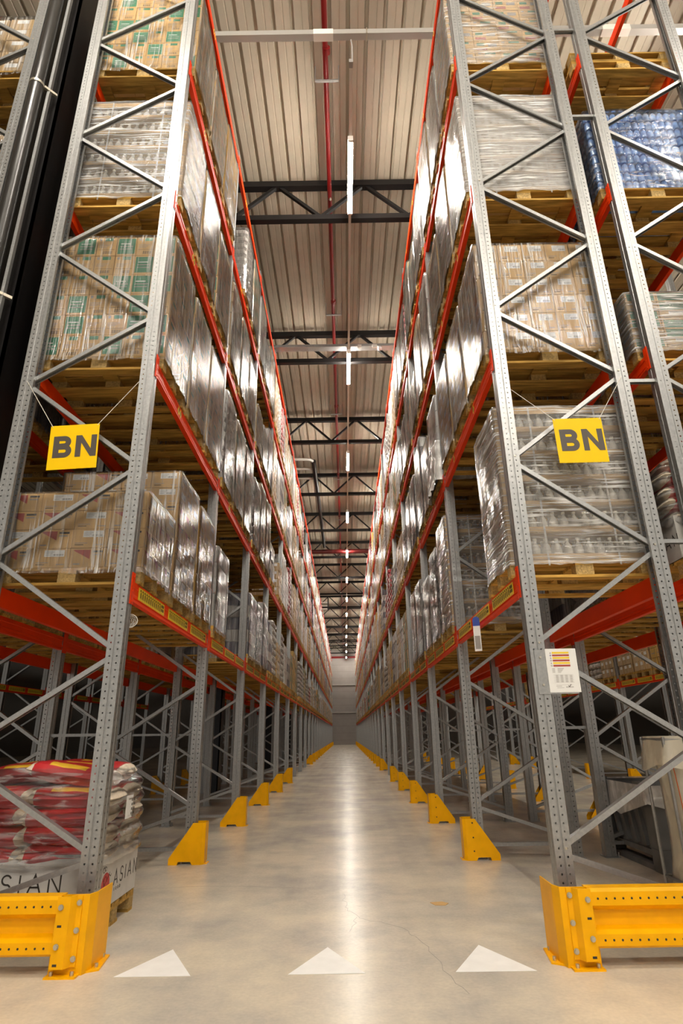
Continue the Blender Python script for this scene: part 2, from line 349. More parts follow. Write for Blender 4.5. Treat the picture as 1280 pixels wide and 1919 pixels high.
# stroke lettering (unit height 1, width per letter), thick strokes as flat plates
def arc(cx, cy, rx, ry, a0, a1, n=10): return [(cx + rx * math.cos(math.radians(a0 + (a1 - a0) * i / n)), cy + ry * math.sin(math.radians(a0 + (a1 - a0) * i / n))) for i in range(n + 1)]
GLYPH = {
    'A': (0.8, [[(0, 0), (0.4, 1), (0.8, 0)], [(0.15, 0.33), (0.65, 0.33)]]), 'I': (0.1, [[(0.05, 0), (0.05, 1)]]),
    'N': (0.72, [[(0, 0), (0, 1), (0.72, 0), (0.72, 1)]]), 'S': (0.6, [arc(0.3, 0.74, 0.28, 0.26, 20, 270, 12) + arc(0.3, 0.25, 0.29, 0.25, 90, -160, 12)[1:]]),
    'F': (0.5, [[(0, 0), (0, 1), (0.5, 1)], [(0, 0.5), (0.42, 0.5)]]), 'O': (0.8, [arc(0.4, 0.5, 0.4, 0.5, 0, 360, 18)]),
    'D': (0.7, [[(0, 0), (0, 1), (0.25, 1)] + arc(0.25, 0.5, 0.45, 0.5, 90, -90, 10) + [(0, 0)]]),
    'E': (0.5, [[(0.5, 1), (0, 1), (0, 0), (0.5, 0)], [(0, 0.5), (0.42, 0.5)]]), 'P': (0.55, [[(0, 0), (0, 1), (0.3, 1)] + arc(0.3, 0.75, 0.25, 0.25, 90, -90, 8) + [(0, 0.5)]]),
    'L': (0.5, [[(0, 1), (0, 0), (0.5, 0)]]),
    'B': (0.66, [[(0.09, 0), (0.09, 1), (0.38, 1)] + arc(0.38, 0.755, 0.2, 0.245, 90, -90, 10) + [(0.1, 0.51)], [(0.38, 0.51)] + arc(0.38, 0.255, 0.24, 0.255, 90, -90, 10) + [(0.09, 0)]]),
}
def ribbon(mb, line, w, org, ex, ey, dn, m=0):
    line = [p for k, p in enumerate(line) if k == 0 or (Vector(p) - Vector(line[k - 1])).length > 1e-5]
    if len(line) < 2: return
    closed = (Vector(line[0]) - Vector(line[-1])).length < 1e-6
    n = len(line) - (1 if closed else 0); L = []; R = []
    for i in range(n):
        p = Vector(line[i]); a = Vector(line[(i - 1) % n]) if (closed or i > 0) else None; b = Vector(line[(i + 1) % n]) if (closed or i < n - 1) else None
        d1 = (p - a).normalized() if a is not None else (b - p).normalized(); d2 = (b - p).normalized() if b is not None else d1
        n1 = Vector((-d1.y, d1.x)); n2 = Vector((-d2.y, d2.x)); s = n1 + n2; nn = s.normalized() if s.length > 1e-3 else n1; k = min(1 / max(nn.dot(n1), 0.3), 2.6)
        L.append(p + nn * (w / 2 * k)); R.append(p - nn * (w / 2 * k))
    org, ex, ey, dn = Vector(org), Vector(ex), Vector(ey), Vector(dn)
    P = lambda q, z: org + ex * q.x + ey * q.y + dn * z
    vs = [P(q, 0) for q in L] + [P(q, 0) for q in R] + [P(q, 1) for q in L] + [P(q, 1) for q in R]
    fs = []; r = n if closed else n - 1
    for i in range(r):
        j = (i + 1) % n
        fs += [(2 * n + i, 2 * n + j, 3 * n + j, 3 * n + i), (i, n + i, n + j, j), (i, j, 2 * n + j, 2 * n + i), (n + i, 3 * n + i, 3 * n + j, n + j)]
    if not closed: fs += [(0, 2 * n, 3 * n, n), (n - 1, 2 * n - 1, 4 * n - 1, 3 * n - 1)]
    mb.add(vs, fs, m)
def write(mb, text, org, ex, ey, dn, size, w, gap=0.25, m=0):
    x = 0; ex, ey = Vector(ex) * size, Vector(ey) * size
    for ch in text:
        if ch == ' ': x += 0.5; continue
        wd, st = GLYPH[ch]
        for l in st: ribbon(mb, [(x + p[0], p[1]) for p in l], w, org, ex, ey, dn, m)
        x += wd + gap
    return x

# ------------------------------------------------------------------ the hall
mb = MB(); mb.add([(-26, -14, 0), (26, -14, 0), (26, YWALL, 0), (-26, YWALL, 0), (-26, -14, -0.2), (26, -14, -0.2), (26, YWALL, -0.2), (-26, YWALL, -0.2)],
                  [(0, 1, 2, 3), (4, 7, 6, 5), (0, 4, 5, 1), (1, 5, 6, 2), (2, 6, 7, 3), (3, 7, 4, 0)])
tag(mb.build('floor', 'floor'), 'polished grey concrete warehouse floor', kind='structure')
# trapezoidal roof sheets, ribs along the aisle
mb = MB(); prof = []; x = -26.0
while x < 26:
    prof += [(x, 0), (x + 0.105, 0), (x + 0.11, 0.006), (x + 0.125, 0.006), (x + 0.13, 0), (x + 0.225, 0), (x + 0.235, 0.055), (x + 0.285, 0.055), (x + 0.295, 0)]; x += 0.30
a = [(p[0], -14, ROOF + p[1]) for p in prof]; b = [(p[0], YWALL, ROOF + p[1]) for p in prof]; n = len(prof)
mb.add(a + b, [(i, n + i, n + i + 1, i + 1) for i in range(n - 1)])
mb.add([(-26, -14, ROOF + .2), (26, -14, ROOF + .2), (26, YWALL, ROOF + .2), (-26, YWALL, ROOF + .2)], [(0, 1, 2, 3)])
tag(mb.build('ceiling', 'roof'), 'ribbed beige steel roof sheets', kind='structure')
mb = MB(); mb.box(-26, 26, YWALL, YWALL + 0.2, 0, ROOF)
z = 0.55
while z < 10.6: mb.box(-4, 4, YWALL - 0.004, YWALL, z, z + 0.025, 1); z += 0.86
tag(mb.build('wall_back', ['wall', 'seam']), 'pale panelled end wall', kind='structure')
for k, z in enumerate((3.95, 7.45)):
    mb = MB(); mb.box(-3.6, 3.6, YWALL - 0.14, YWALL - 0.02, z - 0.07, z + 0.07)
    tag(mb.build('trim_%d' % (k + 1), 'tray'), 'steel rail on the end wall', kind='structure')
mb = MB(); mb.box(-3.6, 3.6, YWALL - 0.2, YWALL - 0.02, 10.9, 11.15)
tag(mb.build('trim_3', 'darkred'), 'dark red girder on top of the end wall', kind='structure')
mb = MB(); mb.box(-26.2, -26, -14, YWALL, 0, ROOF); tag(mb.build('wall_left', 'dark_wall'), 'dark side wall', kind='structure')
mb = MB(); mb.box(26, 26.2, -14, YWALL, 0, ROOF); tag(mb.build('wall_right', 'dark_wall'), 'side wall', kind='structure')

# roof trusses across the aisle
TRUSS = [9.06 + 4.85 * i for i in range(15)]
def truss_meshes():
    t = MB(); t.box(-13, 13, -0.07, 0.07, 11.78, 11.92); b = MB(); b.box(-13, 13, -0.06, 0.06, 10.90, 11.02)
    w = []
    for k in range(-7, 8):
        xt = 0.69 + 1.765 * k
        for xb in (xt - 0.88, xt + 0.88):
            q = MB(); q.bar((xt + (0.05 if xb > xt else -0.05), 0, 11.80), (xb, 0, 11.0), 0.06, 0.07, (0, 1, 0)); w.append(q.mesh('web', 'black'))
    return t.mesh('top_chord', 'black'), b.mesh('bottom_chord', 'black'), w
tt, tb, tw = truss_meshes()
for i, y in enumerate(TRUSS):
    o = thing('roof_truss', 'black steel lattice roof truss, %s from the camera' % ORD[i], 'roof truss', (0, y, 0), group='black roof trusses')
    put('top_chord', tt, o); put('bottom_chord', tb, o)
    if i < 9:
        for w in tw:
            xs = [v.co.x for v in w.vertices]
            if i == 0 or abs(sum(xs) / 8) < 4.5: put('web', w, o)
    else:
        q = MB()
        for w in tw[10:20]: q.add([v.co[:] for v in w.vertices], [tuple(p.vertices) for p in w.polygons])
        q.build('web_lattice', 'black', o)

# light lines
tube_mb = MB(); tube_mb.tube([(0, -0.73, 0), (0, 0.73, 0)], 0.042, 10); TUBE = tube_mb.mesh('light_tube', 'tube')
hs = MB(); hs.box(-0.045, 0.045, -0.76, 0.76, 0.03, 0.07); hs.box(-0.045, 0.045, -0.775, -0.74, -0.04, 0.07); hs.box(-0.045, 0.045, 0.74, 0.775, -0.04, 0.07); HOUS = hs.mesh('housing', 'rail')
su = MB()
for yy in (-0.5, 0.5): su.tube([(0, yy, 0.07), (0, yy, ROOF - 10.78)], 0.004, 5)
SUSP = su.mesh('suspension', 'galv')
def lamp(x, y, z, label, rz=0, group='light tubes over the aisle'):
    o = thing('light_fitting', label, 'light', (x, y, z), rz, group)
    put('housing', HOUS, o); put('light_tube', TUBE, o)
    if x != LX: put('suspension', SUSP, o)
    return o
LX, LZ = 0.385, 10.78
for i in range(13):
    lamp(LX, 8.0 + 6.0 * i, LZ, 'bright white light tube above the aisle, %s from the camera' % ORD[i])
mb = MB(); mb.box(LX - 0.025, LX + 0.025, 6.05, YWALL - 0.3, LZ + 0.07, LZ + 0.12)
tag(mb.build('lamp_rail', 'rail'), 'slim pale rail carrying the light tubes along the aisle', 'rail')
mb = MB(); mb.tube([(LX, 6.15, LZ + 0.10), (LX + 0.02, 6.05, LZ + 0.16), (LX + 0.02, 6.0, LZ + 0.36), (LX, 5.93, 11.22)], 0.012, 6); mb.box(LX - 0.03, LX + 0.03, 6.03, 6.12, LZ + 0.06, LZ + 0.13)
tag(mb.build('lamp_cable', 'greyink'), 'short grey cable feeding the near end of the lamp rail', 'cable')
# the lit aisle to the right and added lamps over the cross aisle
for i in range(5): lamp(6.0, 6.5 + 6.0 * i, LZ, 'light tube over the next aisle, %s from the rack end' % ORD[i], group='light tubes over the next aisle')
k = 0
for y, xs in ((1.6, (-2.6, 0.4, 6.4)), (-3.4, (-2.6, 0.4, 3.4, 6.4)), (-7.4, (-2.6, 0.4, 3.4, 6.4))):  # unseen rows above and behind the camera, added to light the rack ends
    for x in xs:
        lamp(x, y, LZ, 'added unseen light tube over the cross aisle before the racks', PI / 2, 'added light tubes over the cross aisle'); k += 1

# sprinkler main, cable trays, ducts
sp = thing('sprinkler_pipe', 'red sprinkler pipe running along the roof above the aisle', 'pipe', (0, 0, 0))
mb = MB(); mb.tube([(-0.03, -6, 11.72), (0.0, 20, 11.72), (0.03, YWALL - 0.5, 11.72)], 0.045, 10); mb.build('pipe', 'darkred', sp)
for i, y in enumerate([6.4, 12.4, 17.6, 23.2, 28.4, 34]):
    q = MB(); q.tube([(0, y - 0.05, 11.72), (0, y + 0.05, 11.72)], 0.065, 10); q.build('coupling', 'darkred', sp)
    q = MB(); yy = y + 0.45; q.box(-0.2, 0.2, yy - 0.02, yy + 0.02, 11.655, 11.68); q.tube([(-0.2, yy, 11.66), (-0.2, yy, ROOF)], 0.008, 5); q.tube([(0.2, yy, 11.66), (0.2, yy, ROOF)], 0.008, 5)
    q.build('hanger', 'galv', sp)
for i, y in enumerate([9.2, 14.6, 20.2]):
    q = MB(); q.lathe((0.0, y, 11.60), [(0.012, 0.09), (0.02, 0.05), (0.03, 0.03), (0.008, 0.0)], 8); q.build('sprinkler_head', 'bolt', sp)
ct = thing('cable_tray', 'grey cable tray crossing the roof nearest the camera', 'cable tray', (0, 5.9, 11.25), group='cable trays under the roof')
mb = MB(); mb.box(-9, 9, -0.05, 0.05, -0.05, 0.05); mb.build('channel', 'tray', ct)
mb = MB(); mb.box(-0.18, 0.12, -0.056, 0.056, -0.057, 0.057); mb.build('joint_cover', 'rail', ct)
mb = MB(); mb.box(0.62, 0.64, -0.06, 0.06, -0.06, 0.06); mb.box(0.56, 0.66, -0.02, 0.02, 0.05, 0.09); mb.build('clamp', 'bolt', ct)
mb = MB(); mb.box(4.2, 4.62, -0.056, 0.056, -0.057, 0.057); mb.build('joint_cover', 'rail', ct)
c2 = thing('cable_tray', 'perforated cable tray with small boxes beneath the second truss', 'cable tray', (0, 13.2, 10.86), group='cable trays under the roof')
mb = MB(); mb.prism(sheet([(-0.1, 0.07), (-0.1, 0), (0.1, 0), (0.1, 0.07)], 0.006), (-6, 0, 0), (0, 1, 0), (0, 0, 1), (12, 0, 0)); mb.build('tray', 'galv', c2)
for x_, w_ in ((0.62, 0.10), (1.0, 0.13)):
    mb = MB(); mb.box(x_, x_ + w_, -0.13, -0.1, -0.07, 0.03); mb.build('junction_box', 'rail', c2)
mb = MB(); mb.lathe((1.2, -0.05, -0.10), [(0.03, 0.10), (0.06, 0.08), (0.06, 0.02), (0.03, 0)], 10); mb.build('smoke_detector', 'paper', c2)
mb = MB(); mb.tube([(-9, 31.8, 10.85), (9, 31.8, 10.85)], 0.13, 12)
tag(mb.build('fire_main', 'deepred'), 'thick dark red pipe crossing beneath the roof', 'pipe')
for i, y in enumerate((21.05, 21.95, 22.9)):
    mb = MB(); mb.tube([(-7, y, 11.4), (-1.25, y, 11.4), (-1.08, y + 0.04, 11.4), (-0.98, y + 0.2, 11.4)], 0.06 - 0.005 * i, 10)
    tag(mb.build('insulated_pipe', 'tray'), 'silver insulated pipe over left rack, %s of three' % ['nearest', 'middle', 'farthest'][i], 'pipe', 'silver pipes over the left rack')
mb = MB(); mb.tube([(-0.95, 21.2, 11.38), (-0.92, 26, 11.35), (-0.90, 32.3, 11.3)], 0.085, 10)
tag(mb.build('header_pipe', 'black'), 'black pipe under the roof, running away from three silver pipes', 'pipe')
fr = thing('pipe_frame', 'black pipe bracket with grey pipes high over the left rack', 'bracket', (-1.5, 45, 10.7))
mb = MB(); mb.bar((-1.2, 0, 0.5), (0.45, 0, 0.5), 0.08, 0.08); mb.bar((0.45, 0, 0.5), (0.45, 0, -0.6), 0.08, 0.08, (0, 1, 0)); mb.build('bracket', 'black', fr)
for k in range(3):
    mb = MB(); mb.tube([(-1.2, 0, 0.05 - 0.25 * k), (0.4, 0, 0.05 - 0.25 * k)], 0.06, 8); mb.build('pipe', 'tray', fr)

# building columns in the gap behind the left rack, and the drain pipe
for i in range(5):
    y = 4.72 + 10.9 * i; mb = MB()
    mb.box(-3.20, -2.92, y - 0.19, y - 0.165, 0, ROOF); mb.box(-3.20, -2.92, y + 0.165, y + 0.19, 0, ROOF); mb.box(-3.075, -3.06, y - 0.17, y + 0.17, 0, ROOF); mb.box(-2.945, -2.92, y - 0.19, y + 0.19, 0, ROOF)
    o = mb.build('building_column', 'black' if i == 0 else 'darkblue')
    tag(o, 'tall black steel building column behind the left rack, %s from the camera' % ORD[i], 'column', 'black building columns', kind='thing')
dp = thing('drain_pipe', 'black plastic drain pipe running up beside the first column', 'pipe', (-3.085, 4.36, 0))
mb = MB(); mb.tube([(0, 0, 0), (0, 0, 11.9)], 0.068, 20); mb.build('pipe', 'blackplastic', dp)
for z in (1.2, 3.2, 5.15, 7.9, 10.4):
    q = MB(); q.tube([(0, 0, z - 0.016), (0, 0, z + 0.016)], 0.076, 20); q.bar((0.07, 0.02, z), (0.16, 0.12, z), 0.03, 0.03); q.build('pipe_clamp', 'bolt', dp)
for z in (5.6, 9.9):
    q = MB(); q.lathe((0, 0, z), [(0.069, -0.09), (0.08, -0.09), (0.08, -0.02), (0.073, -0.02), (0.073, 0.02), (0.08, 0.02), (0.08, 0.09), (0.069, 0.09)], 20); q.build('coupling', 'blackplastic', dp)
mb = MB(); mb.box(0.09, 0.12, 0.05, 0.09, 0, 11.9); mb.build('mounting_rail', 'galv', dp)

# ------------------------------------------------------------------ pallet racking
HF = 10.62
def post_mesh(name, mat, flip=False):
    l = [(0.110, -0.026), (0.110, -0.055), (0.062, -0.055), (0.058, -0.050), (0.052, -0.050), (0.048, -0.055), (0, -0.055), (0, -0.010), (0.004, -0.006), (0.004, 0.006), (0, 0.010)]
    l += [(0, 0.055), (0.048, 0.055), (0.052, 0.050), (0.058, 0.050), (0.062, 0.055), (0.110, 0.055), (0.110, 0.026)]
    if flip: l = [(-p[0], -p[1]) for p in l]
    mb = MB(); mb.prism(sheet(l, 0.003), (0, 0, 0.01), (1, 0, 0), (0, 1, 0), (0, 0, HF)); return mb.mesh(name, mat)
def chan(p, q, w=0.05, h=0.032):
    """light C channel brace, open side down"""
    p, q = Vector(p), Vector(q); d = (q - p).normalized(); s = Vector((0, 1, 0)); u = s.cross(d).normalized()
    if u.z < 0: u = -u
    mb = MB(); mb.prism(sheet([(-w / 2 + 0.010, -h), (-w / 2, -h), (-w / 2, 0), (w / 2, 0), (w / 2, -h), (w / 2 - 0.010, -h)], 0.003), p, s, u, q - p); return mb
DF = RX - FX
NF = [0.55, 1.90, 3.44, 4.99, 6.55, 8.11, 9.66]; NR = [1.20, 2.65, 4.26, 5.79, 7.35, 8.88, 10.35]
def brace_list():
    L = [((0.09, 0, 0.15), (DF - 0.09, 0, 0.15)), ((0.08, 0, NF[0] - 0.03), (DF - 0.08, 0, 0.20))]
    for k in range(7):
        L.append(((0.08, 0, NF[k] + 0.03), (DF - 0.08, 0, NR[k] - 0.03)))
        if k < 6: L.append(((0.08, 0, NF[k + 1] - 0.03), (DF - 0.08, 0, NR[k] + 0.03)))
    return L
BR = [chan(*b) for b in brace_list()]; BRM = [b.mesh('brace', 'galv') for b in BR]
allb = MB()
for b in BR: allb.merge(b)
BRALL = allb.mesh('bracing', 'galv')
POSTS = {h: (post_mesh('front_post', m), post_mesh('rear_post', m, True)) for h, m in ((True, 'galv_holes'), (False, 'galv'))}
fp = MB(); fp.box(-0.02, 0.14, -0.09, 0.09, 0, 0.008); fp.tube([(0.125, 0.07, 0), (0.125, 0.07, 0.05)], 0.008, 6); fp.tube([(0.125, -0.07, 0), (0.125, -0.07, 0.05)], 0.008, 6); FOOT = fp.mesh('foot_plate', 'galv')
bo = MB()
for k in range(7): bo.tube([(0.075, -0.062, NF[k]), (0.075, -0.056, NF[k])], 0.009, 6)
for k in range(7): bo.tube([(DF - 0.075, -0.062, NR[k]), (DF - 0.075, -0.056, NR[k])], 0.009, 6)
BOLTS = bo.mesh('brace_bolts', 'bolt')
ROWS = {  # front face x, direction into the rack, words
    'R': (FX, 1, 'right rack'), 'L': (-FX, -1, 'left rack'),
    'R2': (4.09, -1, 'second right rack'), 'L2': (-4.44, 1, 'second left rack'),
    'R3': (7.13, 1, 'rack across the next right aisle'), 'L3': (-7.50, -1, 'rack across the dark left aisle'),
}
def frame(row, i, detail):
    x, s, w = ROWS[row]
    o = thing('upright_frame', 'galvanised upright frame of the %s, %s from the camera' % (w, ORD[i]), 'rack frame', (x, Y0 + PITCHB * i, 0), 0 if s > 0 else PI, 'upright frames of the ' + w)
    a, b = POSTS[detail]
    put('front_post', a, o); put('rear_post', b, o, (DF, 0, 0))
    put('foot_plate', FOOT, o); put('foot_plate', FOOT, o, (DF, 0, 0), PI)
    if detail:
        for m in BRM: put('brace', m, o)
        put('brace_bolts', BOLTS, o)
    else: put('bracing', BRALL, o)
    return o
for row, n, d in (('R', NB + 1, 4), ('L', NB + 1, 4), ('R2', 16, 2), ('L2', 16, 2), ('R3', 11, 0), ('L3', 8, 0)):
    for i in range(n): frame(row, i, i < d)
# spacers between back-to-back frames
for side, x0, x1, w in (('R', 2.68, 2.93, 'right'), ('L', -3.28, -2.68, 'left')):
    sm = MB(); sm.prism(sheet([(-0.02, -0.03), (-0.02, 0), (0.02, 0), (0.02, -0.03)], 0.003), (x0, 0, 0), (0, 1, 0), (0, 0, 1), (x1 - x0, 0, 0)); sm = sm.mesh('row_spacer', 'galv')
    for i in range(6):
        for z, q in (((1.33, 'lowest'), (2.70, 'second'), (4.19, 'third'), (7.53, 'fourth'), (8.96, 'topmost')) if (i == 0 and side == 'R') else ((1.33, 'lowest'),) if (i == 0 or side == 'L') else ((1.33, 'lowest'), (4.19, 'upper'))):
            tag(put('row_spacer', sm, None, (0, Y0 + PITCHB * i + (0.0 if side == 'R' else 0.0), z)), '%s steel spacer joining the back-to-back %s racks at their %s frame' % (q, w, ORD[i]), 'rack spacer', 'row spacers')

# beams
BL = PITCHB - 0.11
def beam_prof(h):
    return [(0.0, 0), (0.0, -h * 0.26), (0.006, -h * 0.30), (0.006, -h * 0.60), (0.0, -h * 0.64), (0.0, -h * 0.78), (0.008, -h * 0.80), (0.008, -h * 0.84), (0.0, -h * 0.86), (0.0, -h), (0.048, -h), (0.048, 0)]
BEAM = {}
for k, h in (('low', 0.155), ('high', 0.135)):
    mb = MB(); mb.prism(beam_prof(h), (0, -BL / 2, 0), (1, 0, 0), (0, 0, 1), (0, BL, 0)); BEAM[k] = mb.mesh('rack_beam', 'red')
    c = MB(); c.box(-0.007, -0.0035, 0, 0.054, -h - 0.03, 0.065); c.box(-0.007, 0.045, -0.005, 0.0, -h - 0.03, 0.065)
    for zz in (0.04, -h * 0.5, -h - 0.005): c.tube([(-0.011, 0.03, zz), (-0.007, 0.03, zz)], 0.008, 6)
    BEAM[k + 'c'] = c.mesh('connector', 'red')
    c = MB(); c.box(-0.007, -0.0035, -0.054, 0, -h - 0.03, 0.065); c.box(-0.007, 0.045, 0, 0.005, -h - 0.03, 0.065)
    for zz in (0.04, -h * 0.5, -h - 0.005): c.tube([(-0.011, -0.03, zz), (-0.007, -0.03, zz)], 0.008, 6)
    BEAM[k + 'd'] = c.mesh('connector', 'red')
def shelf_label():
    mb = MB(); mb.box(-0.003, 0, -0.36, 0.36, -0.05, 0.05)
    # small code block, then a row of hooked location strokes
    for r in range(2):
        for c in range(3): mb.box(-0.004, -0.003, -0.335 + 0.028 * c, -0.315 + 0.028 * c, 0.008 - 0.034 * r, 0.034 - 0.034 * r, 1)
    for k in range(11):
        y = -0.235 + 0.053 * k
        ribbon(mb, [(y, -0.036), (y + 0.004, 0.012), (y + 0.012, 0.030), (y + 0.026, 0.034), (y + 0.030, 0.024)], 0.009, (-0.003, 0, 0), (0, 1, 0), (0, 0, 1), (-0.001, 0, 0), 1)
        mb.box(-0.004, -0.003, y + 0.014, y + 0.024, -0.030, 0.012, 1)
    return mb.mesh('shelf_label', ['labelyellow', 'ink'])
SLAB = shelf_label()
mb = MB(); mb.prism([(0, -0.055), (0.032, 0), (0, 0.055), (-0.032, 0)], (-0.0025, 0, 0), (0, 1, 0), (0, 0, 1), (0.0025, 0, 0)); mb.box(-0.0035, -0.0025, -0.008, 0.008, -0.025, 0.025, 1); STICK = mb.mesh('sticker', ['labelyellow', 'ink'])
def beam(row, i, lv, rear=False):
    x, s, w = ROWS[row]; k = 'low' if lv == 0 else 'high'
    xx = x + s * (DF if rear else 0); dirn = s * (-1 if rear else 1)
    lab = '%s red beam of the %s, %s level from the floor, %s bay' % ('rear' if rear else 'front', w, ORD[lv], ORD[i])
    o = tag(put('rack_beam', BEAM[k], None, (xx - 0.001 * dirn, Y0 + PITCHB * (i + 0.5), LEVELS[lv]), 0 if dirn > 0 else PI), lab, 'rack beam', 'red beams of the ' + w)
    if i < 8:
        put('connector', BEAM[k + 'c'], o, (0, -BL / 2 - 0.054, 0)).location.y = -BL / 2 - 0.054
        put('connector', BEAM[k + 'd'], o, (0, BL / 2 + 0.054, 0))
    if not rear and lv == 0 and i < 14:
        for j in (-1, 0, 1):
            tag(put('shelf_label', SLAB, o, (0, 0.86 * j, -0.066)), 'yellow label with black marks')
    if not rear and lv > 0 and i < 6:
        put('sticker', STICK, o, (0, -0.55 if dirn > 0 else 0.55, -0.065)); put('sticker', STICK, o, (0, 0.62, -0.065))
    return o
done = set()
for row in ('R', 'L'):
    for lv in range(5):
        for i in range(14): beam(row, i, lv); done.add((row, i, lv, False))
    for lv in range(4):
        for i in range(5): beam(row, i, lv, True); done.add((row, i, lv, True))
    for i in range(5, 10): beam(row, i, 0, True); done.add((row, i, 0, True))
for row in ('R2', 'L2'):
    for lv in range(5):
        for i in range(2): beam(row, i, lv); beam(row, i, lv, True)
    for i in range(2, 12): beam(row, i, 0); beam(row, i, 0, True)
for i in range(10): beam('R3', i, 0)
for i in range(7): beam('L3', i, 0)
far = MB()
for row in ('R', 'L'):
    x, s, w = ROWS[row]
    for lv in range(5):
        h = 0.155 if lv == 0 else 0.135
        for i in range(14, NB):
            y = Y0 + PITCHB * i; a_, b_ = sorted((x, x + s * 0.05)); far.box(a_, b_, y + 0.03, y + PITCHB - 0.03, LEVELS[lv] - h, LEVELS[lv])
        for i in range(5, NB):
            if (row, i, lv, True) not in done and lv < 4:
                y = Y0 + PITCHB * i; a_, b_ = sorted((x + s * DF, x + s * (DF - 0.05))); far.box(a_, b_, y + 0.03, y + PITCHB - 0.03, LEVELS[lv] - h, LEVELS[lv])
tag(far.build('distant_rack_beams', 'red'), 'remaining red beams far down both sides of the aisle', 'rack beams', kind='stuff')

# post guards and rack-end barriers
def guard_mesh():
    mb = MB(); t = 0.006
    tri = [(0, 0.012), (0, 0.40), (0.10, 0.40), (0.345, 0.06), (0.345, 0), (0.25, 0), (0.24, 0.03), (0.11, 0.03), (0.09, 0.0), (0, 0)]
    mb.prism(tri, (0.03, -0.10, 0), (1, 0, 0), (0, 0, 1), (0, t, 0)); mb.prism(tri, (0.03, 0.094, 0), (1, 0, 0), (0, 0, 1), (0, t, 0))
    mb.prism(sheet([(0.03, -0.10), (0.0, -0.07), (0.0, 0.07), (0.03, 0.10)], t), (0, 0, 0), (1, 0, 0), (0, 1, 0), (0, 0, 0.40))
    mb.prism([(-0.03, -0.06), (0.05, -0.10), (0.05, 0.10), (-0.03, 0.06)], (0, 0, 0), (1, 0, 0), (0, 1, 0), (0, 0, 0.008))
    for px, pz in ((0.10, 0.36), (0.10, 0.22), (0.10, 0.09)): mb.tube([(px, -0.104, pz), (px, -0.0985, pz)], 0.008, 8, 1)
    mb.tube([(-0.015, 0, 0), (-0.015, 0, 0.03)], 0.009, 6, 2)
    return mb.mesh('post_guard', ['yellow', 'ink', 'bolt'])
GUARD = guard_mesh()
def guard(row, i, dx=-0.12):
    x, s, w = ROWS[row]
    return tag(put('post_guard', GUARD, None, (x + s * dx, Y0 + PITCHB * i - 0.02, 0), 0 if s > 0 else PI), 'yellow triangular guard at the foot of the %s, %s frame' % (w, ORD[i]), 'post guard', 'yellow post guards')
for row in ('L', 'R'):
    for i in range(1, NB + 1):
        if row == 'L' and i in (6, 7, 8): continue
        if row == 'R' and i in (6,): continue
        guard(row, i)
for i in range(1, 12): guard('R2', i)
for i in range(1, 9): guard('R3', i)
for i in range(1, 6): guard('L2', i); guard('L3', i)

